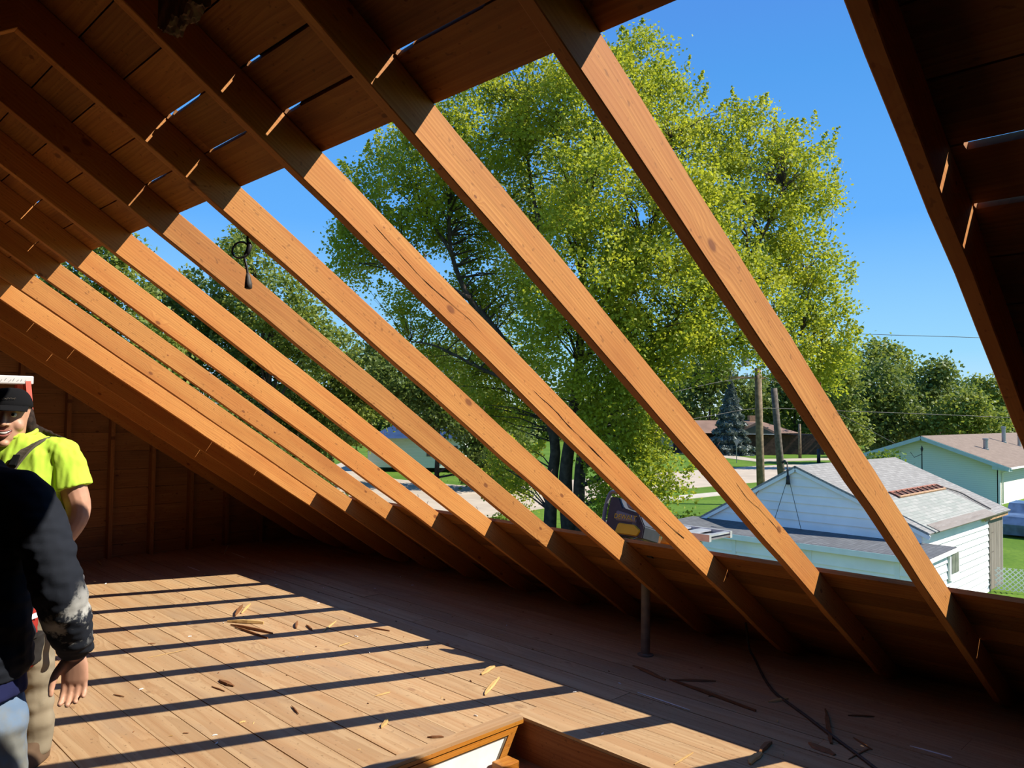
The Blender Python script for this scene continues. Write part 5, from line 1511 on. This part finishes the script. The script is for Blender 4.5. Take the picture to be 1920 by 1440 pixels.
body_g.append(loft_geo([(Pq(0, 0.03, 0.85), RH * 0.14, FH * 0.09), (Pq(0, 0.03, 1.10), RH * 0.14, FH * 0.09), (Pq(-0.01, 0.03, 1.36), RH * 0.15, FH * 0.075)]))
for s_ in (-0.075, 0.095):
    body_g += limb_geo([Pq(s_, 0.03, 0.86), Pq(s_ * 1.02, 0.02, 0.48), Pq(s_ * 1.05, 0.04, 0.08)], [0.075, 0.052, 0.035])
worker = fused('person', body_g, 0.0044, M['skin'], None, 2)
tag(worker, 'smiling person in bright yellow shirt and black cap, facing the viewer', 'person', 'workers in the attic')
def FP(f_, s__, u_): return hc + (fw * f_ + sd * s__ + UP * u_) * HS
M['lip_dark'] = plain('inside_mouth', (0.10, 0.025, 0.02), 0.6, 0.1, 20)
for s_ in (-1, 1):
    e = mesh('eye', *sphere_geo(FP(0.0775, 0.033 * s_, 0.012), (0.0125, 0.0135, 0.0125), (fw, sd, UP)), M['eye_white'], worker, True)
    mesh('iris', *sphere_geo(FP(0.0880, 0.033 * s_, 0.012), (0.0035, 0.0068, 0.0068), (fw, sd, UP), 12, 8), M['eye_dark'], e, True)
    mesh('eyebrow', *tube_geo([FP(0.092, 0.018 * s_, 0.033), FP(0.092, 0.034 * s_, 0.040), FP(0.080, 0.050 * s_, 0.034)], [0.0045, 0.0055, 0.002], 6), M['hair'], worker, True)
def arc_mouth(name, w, h, fwd, z, curve, mat, n=9, thick=0.006):
    pts = [FP(fwd - 0.014 * (t ** 2), w * t, z + curve * t * t) for t in [-1 + 2 * i / (n - 1.0) for i in range(n)]]
    rad = [h * max(0.25, 1 - abs(-1 + 2 * i / (n - 1.0)) ** 3) for i in range(n)]
    vs, fs = tube_geo(pts, rad, 8)
    return mesh(name, vs, fs, mat, worker, True)
arc_mouth('mouth_opening', 0.031, 0.0115, 0.0930, -0.068, 0.012, M['lip_dark'])
arc_mouth('upper_lip', 0.033, 0.0048, 0.1005, -0.0585, 0.010, M['lip'])
arc_mouth('lower_lip', 0.030, 0.0062, 0.1005, -0.0800, 0.017, M['lip'])
arc_mouth('teeth', 0.027, 0.0068, 0.0990, -0.0670, 0.012, M['tooth'])
hair_g = [sphere_geo(FP(-0.024, 0, 0.01), (0.090, 0.086, 0.118), (fw, sd, UP)),
          *limb_geo([FP(-0.06, 0.03, -0.02), FP(-0.05, 0.060, -0.07), FP(-0.04, 0.085, -0.115), FP(-0.03, 0.12, -0.138)], [0.045, 0.036, 0.022, 0.008]),
          *limb_geo([FP(-0.01, 0.066, 0.02), FP(-0.005, 0.076, -0.03), FP(-0.012, 0.083, -0.075), FP(-0.02, 0.10, -0.112), FP(-0.02, 0.15, -0.132), FP(-0.02, 0.205, -0.146)], [0.026, 0.028, 0.026, 0.018, 0.010, 0.003]),
          *limb_geo([FP(-0.02, 0.085, -0.045), FP(-0.03, 0.13, -0.062), FP(-0.02, 0.17, -0.078), FP(-0.015, 0.225, -0.100)], [0.018, 0.012, 0.007, 0.003]),
          *limb_geo([FP(-0.02, 0.085, -0.075), FP(-0.035, 0.14, -0.085), FP(-0.03, 0.19, -0.095), FP(-0.025, 0.25, -0.112)], [0.018, 0.010, 0.006, 0.003])]
fused('hair', hair_g, 0.006, M['hair'], worker, 2, (0.004, (60, 60, 12)))
# cap: crown, band, visor, stitched mark
cc = hc + UP * 0.056
cap_g = []
vs, fs = [], []
n = 28
for i in range(8):
    t = i / 7.0 * math.pi / 2
    for k in range(n):
        a = 2 * math.pi * k / n
        r_ = math.cos(t) ** 0.7 if t < 1.56 else 0.02
        vs.append(cc + fw * ((0.112 if math.cos(a) > 0 else 0.114) * r_ * math.cos(a)) + sd * (0.090 * r_ * math.sin(a)) + UP * (0.088 * math.sin(t) - 0.014))
for i in range(7):
    for k in range(n):
        fs.append((i * n + k, i * n + (k + 1) % n, (i + 1) * n + (k + 1) % n, (i + 1) * n + k))
fs.append(tuple(range(n - 1, -1, -1))); fs.append(tuple(range(7 * n, 8 * n)))
cap = mesh('cap', vs, fs, M['cap_black'], worker, True)
vs, fs = [], []
for i in range(6):
    t = i / 5.0
    for k in range(13):
        a = -1.15 + 2.3 * k / 12
        reach = 0.104 + 0.070 * t * math.cos(a * 0.9) ** 0.6 if True else 0
        for s_ in (0, 1):
            vs.append(cc + fw * (reach * math.cos(a) + 0.012 * t) + sd * (0.091 * math.sin(a) * (1 + 0.02 * t)) + UP * (-0.010 - 0.020 * t + 0.022 * (1 - math.sin(a) ** 2) * 0.5 - 0.004 * s_))
def vi(i, k, s_): return (i * 13 + k) * 2 + s_
for i in range(5):
    for k in range(12):
        fs.append((vi(i, k, 0), vi(i + 1, k, 0), vi(i + 1, k + 1, 0), vi(i, k + 1, 0)))
        fs.append((vi(i, k, 1), vi(i, k + 1, 1), vi(i + 1, k + 1, 1), vi(i + 1, k, 1)))
for k in range(12): fs.append((vi(5, k, 0), vi(5, k, 1), vi(5, k + 1, 1), vi(5, k + 1, 0)))
for i in range(5):
    fs.append((vi(i, 0, 0), vi(i, 0, 1), vi(i + 1, 0, 1), vi(i + 1, 0, 0))); fs.append((vi(i, 12, 0), vi(i + 1, 12, 0), vi(i + 1, 12, 1), vi(i, 12, 1)))
mesh('visor', vs, fs, M['cap_black'], cap, True)
rz = random.Random(4)
zz = [cc + fw * (0.1085 * math.cos(a) + 0.0016) + sd * (0.0885 * math.sin(a)) + UP * (0.027 + rz.uniform(-0.0035, 0.0045)) for a in [-0.10 + 0.62 * i / 34 for i in range(35)]]
mesh('embroidery', *tube_geo(zz, 0.0007, 4), M['strap'], cap)
# shirt
shirt_g = [loft_geo([(Pq(0.005, 0.02, 0.80), RH * 0.185, FH * 0.130), (Pq(0.005, 0.02, 0.95), RH * 0.180, FH * 0.130), (Pq(0, 0.025, 1.12), RH * 0.185, FH * 0.130), (Pq(0.0, 0.03, 1.26), RH * 0.195, FH * 0.130), (Pq(0.0, 0.03, 1.36), RH * 0.185, FH * 0.105), (Pq(-0.01, 0.03, 1.415), RH * 0.135, FH * 0.085), (Pq(-0.02, 0.03, 1.448), RH * 0.080, FH * 0.072)])]
shirt_g += limb_geo([Pq(0.11, 0.035, 1.372), Pq(0.170, 0.04, 1.350), Pq(0.196, 0.043, 1.31)], [0.068, 0.076, 0.076])
shirt_g += limb_geo([Pq(-0.11, 0.035, 1.372), Pq(-0.170, 0.04, 1.350), Pq(-0.20, 0.043, 1.30)], [0.068, 0.076, 0.076])
def sleeve(a0, z0, a1, z1, r0, r1, f0=0.043):
    ax = (Pq(a1, f0, z1) - Pq(a0, f0, z0)).normalized(); u = FH; w = ax.cross(u)
    return loft_geo([(Pq(a0, f0, z0), w * r0, u * r0), (Pq((a0 + a1) / 2, f0, (z0 + z1) / 2), w * (r0 + r1) / 2, u * (r0 + r1) / 2), (Pq(a1, f0, z1), w * r1, u * r1)])
shirt_g.append(sleeve(0.175, 1.35, 0.217, 1.205, 0.074, 0.082)); shirt_g.append(sleeve(-0.18, 1.35, -0.235, 1.195, 0.074, 0.080))
fused('shirt', shirt_g, 0.0065, M['hivis'], worker, 2, (0.0085, (26, 26, 4.5)))
mesh('collar', *tube_geo([Pq(-0.028, 0.022, 1.452) + FH * (-0.070 * math.cos(a)) + RH * (0.078 * math.sin(a)) + UP * (-0.022 * math.cos(a)) for a in [k * 2 * math.pi / 28 for k in range(29)]], 0.010, 8), M['hivis'], worker, True)
def ribbon(name, pts, width, wdir, thick, mat, parent):
    P = smooth_path(pts, 5)
    vs, fs = [], []
    for i, p in enumerate(P):
        t = (P[min(i + 1, len(P) - 1)] - P[max(i - 1, 0)]).normalized()
        w = (wdir - t * wdir.dot(t)).normalized(); nn = t.cross(w)
        for sx, sy in ((-1, -1), (1, -1), (1, 1), (-1, 1)):
            vs.append(p + w * (sx * width / 2) + nn * (sy * thick / 2))
    for i in range(len(P) - 1):
        for k in range(4): fs.append((i * 4 + k, i * 4 + (k + 1) % 4, (i + 1) * 4 + (k + 1) % 4, (i + 1) * 4 + k))
    fs += [(3, 2, 1, 0), tuple(len(P) * 4 - 4 + k for k in range(4))]
    return mesh(name, vs, fs, mat, parent)
sp_ = ribbon('shoulder_strap', [Pq(0.11, 0.165, 1.25), Pq(0.11, 0.125, 1.37), Pq(0.105, 0.05, 1.424), Pq(0.088, -0.035, 1.405), Pq(0.052, -0.085, 1.345), Pq(0.005, -0.113, 1.25), Pq(-0.05, -0.135, 1.10), Pq(-0.07, -0.135, 0.95)], 0.048, (RH + UP * 0.3), 0.010, M['strap'], worker)
box('buckle', (0.03, 0.055, 0.016), Pq(0.045, -0.098, 1.335), M['cap_black'], sp_, (RH, (UP * 0.8 + FH * 0.6).normalized(), RH.cross((UP * 0.8 + FH * 0.6).normalized())), 0.003)
ribbon('shoulder_strap', [Pq(-0.10, 0.165, 1.25), Pq(-0.10, 0.13, 1.38), Pq(-0.10, 0.04, 1.455), Pq(-0.09, -0.055, 1.425), Pq(-0.06, -0.115, 1.34), Pq(-0.03, -0.14, 1.22), Pq(0.02, -0.145, 1.05)], 0.048, (RH - UP * 0.3), 0.010, M['strap'], worker)
# trousers, tool belt, boots
tr_g = [loft_geo([(Pq(0.01, 0.02, 0.90), RH * 0.170, FH * 0.120), (Pq(0.01, 0.02, 0.78), RH * 0.180, FH * 0.130)])]
for s_ in (-1, 1):
    tr_g += limb_geo([Pq(0.01 + 0.080 * s_, 0.02, 0.82), Pq(0.01 + 0.088 * s_, 0.01, 0.52), Pq(0.012 + 0.090 * s_, 0.02, 0.28), Pq(0.012 + 0.092 * s_, 0.03, 0.08)], [0.098, 0.078, 0.068, 0.066])
fused('trousers', tr_g, 0.009, M['pants'], worker, 3, (0.010, (9, 9, 14)))
for s_ in (-1, 1):
    fused('boot', [*limb_geo([Pq(0.012 + 0.092 * s_, 0.04, 0.16), Pq(0.012 + 0.092 * s_, 0.045, 0.06)], [0.056, 0.052]), loft_geo([(Pq(0.012 + 0.092 * s_, -0.02, 0.002), RH * 0.050, FH * 0.125), (Pq(0.012 + 0.092 * s_, -0.02, 0.035), RH * 0.052, FH * 0.128), (Pq(0.012 + 0.092 * s_, 0.0, 0.075), RH * 0.044, FH * 0.095), (Pq(0.012 + 0.092 * s_, 0.03, 0.11), RH * 0.040, FH * 0.05)])], 0.008, M['boot'], worker, 2)
belt = fused('tool_belt', [loft_geo([(Pq(0.01, 0.02, 0.82), RH * 0.196, FH * 0.145), (Pq(0.01, 0.02, 0.875), RH * 0.194, FH * 0.143)])], 0.008, M['tool_black'], worker, 2)
fused('pouch', [loft_geo([(Pq(0.115, -0.12, 0.46), RH * 0.050, FH * 0.045), (Pq(0.115, -0.13, 0.56), RH * 0.062, FH * 0.055), (Pq(0.115, -0.13, 0.80), RH * 0.065, FH * 0.055)])], 0.007, M['tool_red'], worker, 3, (0.006, (20, 20, 20)))
for z_ in (0.685, 0.60):
    ribbon('pouch_band', [Pq(0.046, -0.13, z_), Pq(0.06, -0.182, z_ - 0.004), Pq(0.115, -0.198, z_ - 0.006), Pq(0.17, -0.182, z_ - 0.004), Pq(0.188, -0.13, z_)], 0.020, UP, 0.006, M['plaster'] if z_ > 0.65 else M['tool_black'], worker)
fused('pouch', [loft_geo([(Pq(0.135, -0.10, 0.47), RH * 0.045, FH * 0.05), (Pq(0.135, -0.10, 0.60), RH * 0.060, FH * 0.055)])], 0.007, M['tool_black'], worker, 2, (0.006, (20, 20, 20)))
ham = mesh('hammer_handle', *tube_geo([Pq(0.245, -0.03, 0.50), Pq(0.25, -0.03, 0.70), Pq(0.255, -0.03, 0.83)], [0.015, 0.013, 0.011], 10), M['tool_black'], worker, True)
mesh('hammer_head', *tube_geo([Pq(0.215, -0.03, 0.812), Pq(0.245, -0.03, 0.818), Pq(0.285, -0.03, 0.818), Pq(0.290, -0.03, 0.818), Pq(0.318, -0.03, 0.818)], [0.008, 0.014, 0.012, 0.0175, 0.0175], 14), M['steel'], ham, True)

# ---------------------------------------------------------------- worker in dark sweater, seen from behind
Pb = framer((0.437, 2.666, 0))
M['sweater'] = dirty('dusty_black_sweater', (0.016, 0.019, 0.027), (0.50, 0.49, 0.45), 0.47, 0.58, 13.0, 0.8, tuple(Pb(0.375, -0.01, 0.98)), 0.13)
M['jeans'] = dirty('stained_blue_jeans', (0.16, 0.24, 0.36), (0.17, 0.16, 0.12), 0.42, 0.66, 4.0, 0.85)
hb = Pb(-0.055, 0.06, 1.585)
fb = (FH * 0.95 - RH * 0.2 - UP * 0.1).normalized(); sb_ = UP.cross(fb).normalized()
bg = head_geo(hb, fb, sb_)
bg += limb_geo([Pb(-0.005, 0.02, 1.38), hb + UP * -0.08 - fb * 0.015], [0.068, 0.060])
arm = [Pb(0.11, 0.0, 1.335), Pb(0.218, -0.01, 1.305), Pb(0.292, -0.03, 1.19), Pb(0.330, -0.035, 1.07), Pb(0.328, 0.02, 0.975), Pb(0.314, 0.085, 0.885)]
bg += limb_geo(arm + [Pb(0.312, 0.10, 0.86)], [0.06, 0.056, 0.048, 0.040, 0.036, 0.027, 0.026])
d_ = (-UP * 0.97 + FH * 0.05 - RH * 0.02).normalized()
a_ = (-RH * 0.95 - FH * 0.28); a_ = (a_ - d_ * a_.dot(d_)).normalized()
p_ = a_.cross(d_)
if p_.dot(FH) > 0: p_ = -p_
bg += hand_geo(Pb(0.308, 0.105, 0.852), d_, a_, p_, (0.22, 0.55, 0.55), 0.90)
larm = [Pb(-0.10, 0.0, 1.34), Pb(-0.205, 0.0, 1.325), Pb(-0.28, 0.02, 1.13), Pb(-0.31, 0.06, 1.02), Pb(-0.30, 0.14, 0.92), Pb(-0.27, 0.24, 0.84)]
bg += limb_geo(larm, [0.06, 0.056, 0.048, 0.040, 0.034, 0.027])
bg += hand_geo(Pb(-0.265, 0.26, 0.83), (FH * 0.8 - UP * 0.5).normalized(), (RH * 0.9 + UP * 0.2).normalized(), (-UP * 0.8 - FH * 0.5).normalized())
bg.append(loft_geo([(Pb(0, 0, 0.76), RH * 0.16, FH * 0.10), (Pb(0, 0, 1.05), RH * 0.15, FH * 0.09), (Pb(0, 0, 1.35), RH * 0.15, FH * 0.075)]))
for s_ in (-1, 1):
    bg += limb_geo([Pb(0.095 * s_, 0, 0.80), Pb(0.11 * s_, 0.02, 0.44), Pb(0.115 * s_, 0.01, 0.08)], [0.08, 0.055, 0.037])
man = fused('person', bg, 0.0040, M['skin'], None, 1)
tag(man, 'person in dusty black sweater and stained jeans, seen from behind at left edge', 'person', 'workers in the attic')
for s_ in (-1, 1):
    mesh('eye', *sphere_geo(hb + fb * 0.0775 + sb_ * (0.033 * s_) + UP * 0.012, (0.013, 0.013, 0.013), (fb, sb_, UP)), M['eye_dark'], man, True)
arc_save = hc, fw, sd
fused('hair', [sphere_geo(hb - fb * 0.018 + UP * 0.030, (0.092, 0.084, 0.104), (fb, sb_, UP)), sphere_geo(hb - fb * 0.05 + UP * -0.03, (0.05, 0.068, 0.07), (fb, sb_, UP))], 0.007, M['hair'], man, 2, (0.004, (60, 60, 60)))
sw_g = [loft_geo([(Pb(0.0, 0.0, 0.815), RH * 0.212, FH * 0.150), (Pb(0, 0, 0.87), RH * 0.220, FH * 0.155), (Pb(0.005, 0, 1.0), RH * 0.218, FH * 0.148), (Pb(0.005, 0, 1.14), RH * 0.220, FH * 0.142), (Pb(0, 0, 1.25), RH * 0.224, FH * 0.132), (Pb(0, 0, 1.335), RH * 0.210, FH * 0.108), (Pb(0, 0.01, 1.395), RH * 0.130, FH * 0.085), (Pb(0, 0.02, 1.44), RH * 0.078, FH * 0.072)])]
sw_g += limb_geo(arm, [0.072, 0.074, 0.068, 0.066, 0.063, 0.051])
sw_g += limb_geo(larm, [0.075, 0.074, 0.064, 0.062, 0.056, 0.048])
fused('sweater', sw_g, 0.007, M['sweater'], man, 2, (0.009, (9, 9, 24)))
ws = arm[-1]
fused('cuff', [loft_geo([(ws + UP * 0.030 - FH * 0.018, RH * 0.047, FH * 0.044), (ws, RH * 0.049, FH * 0.045), (ws + UP * -0.020 + FH * 0.012, RH * 0.047, FH * 0.043), (ws + UP * -0.026 + FH * 0.016, RH * 0.038, FH * 0.035)])], 0.006, M['sweater'], man, 2, (0.003, (50, 50, 50)))
fused('undershirt', [loft_geo([(Pb(0.0, 0.0, 0.765), RH * 0.208, FH * 0.147), (Pb(0, 0, 0.84), RH * 0.206, FH * 0.146)])], 0.008, M['cuff_blue'], man, 2, (0.005, (12, 12, 12)))
jn_g = [loft_geo([(Pb(0, 0, 0.82), RH * 0.180, FH * 0.130), (Pb(0, 0, 0.76), RH * 0.198, FH * 0.138), (Pb(0, 0, 0.66), RH * 0.216, FH * 0.148), (Pb(0, 0, 0.58), RH * 0.210, FH * 0.14)])]
for s_ in (-1, 1):
    jn_g += limb_geo([Pb(0.108 * s_, 0, 0.68), Pb(0.122 * s_, 0.01, 0.44), Pb(0.125 * s_, 0.015, 0.25), Pb(0.125 * s_, 0.01, 0.07)], [0.118, 0.100, 0.085, 0.078])
jeans = fused('jeans', jn_g, 0.009, M['jeans'], man, 3, (0.009, (10, 10, 15)))
def pocket(a0, a1, z0, z1):
    vs, fs = [], []
    N = 8
    for i in range(N + 1):
        for j in range(N + 1):
            a = a0 + (a1 - a0) * i / N; z = z1 + (z0 - z1) * j / N - (0.03 * (1 - abs(2 * i / N - 1)) if j == N else 0) + 0.035 * (a - a0)
            b = -math.sqrt(max(0.02, 1 - (a / 0.232) ** 2)) * 0.155 - 0.006
            vs.append(Pb(a, b, z)); vs.append(Pb(a, b - 0.007, z))
    def ix(i, j, s): return ((i * (N + 1)) + j) * 2 + s
    for i in range(N):
        for j in range(N):
            fs.append((ix(i, j, 1), ix(i, j + 1, 1), ix(i + 1, j + 1, 1), ix(i + 1, j, 1)))
            fs.append((ix(i, j, 0), ix(i + 1, j, 0), ix(i + 1, j + 1, 0), ix(i, j + 1, 0)))
    for i in range(N):
        fs.append((ix(i, 0, 0), ix(i, 0, 1), ix(i + 1, 0, 1), ix(i + 1, 0, 0))); fs.append((ix(i, N, 0), ix(i + 1, N, 0), ix(i + 1, N, 1), ix(i, N, 1)))
        fs.append((ix(0, i, 0), ix(0, i + 1, 0), ix(0, i + 1, 1), ix(0, i, 1))); fs.append((ix(N, i, 0), ix(N, i, 1), ix(N, i + 1, 1), ix(N, i + 1, 0)))
    mesh('back_pocket', vs, fs, M['jeans'], jeans, True)
pocket(0.04, 0.195, 0.52, 0.685); pocket(-0.195, -0.04, 0.52, 0.685)
for s_ in (-1, 1):
    fused('boot', [*limb_geo([Pb(0.125 * s_, 0.0, 0.15), Pb(0.125 * s_, -0.005, 0.06)], [0.056, 0.052]), loft_geo([(Pb(0.125 * s_, 0.06, 0.002), RH * 0.050, FH * 0.135), (Pb(0.125 * s_, 0.06, 0.035), RH * 0.052, FH * 0.138), (Pb(0.125 * s_, 0.04, 0.075), RH * 0.044, FH * 0.10), (Pb(0.125 * s_, 0.01, 0.11), RH * 0.040, FH * 0.05)])], 0.008, M['boot'], man, 2)
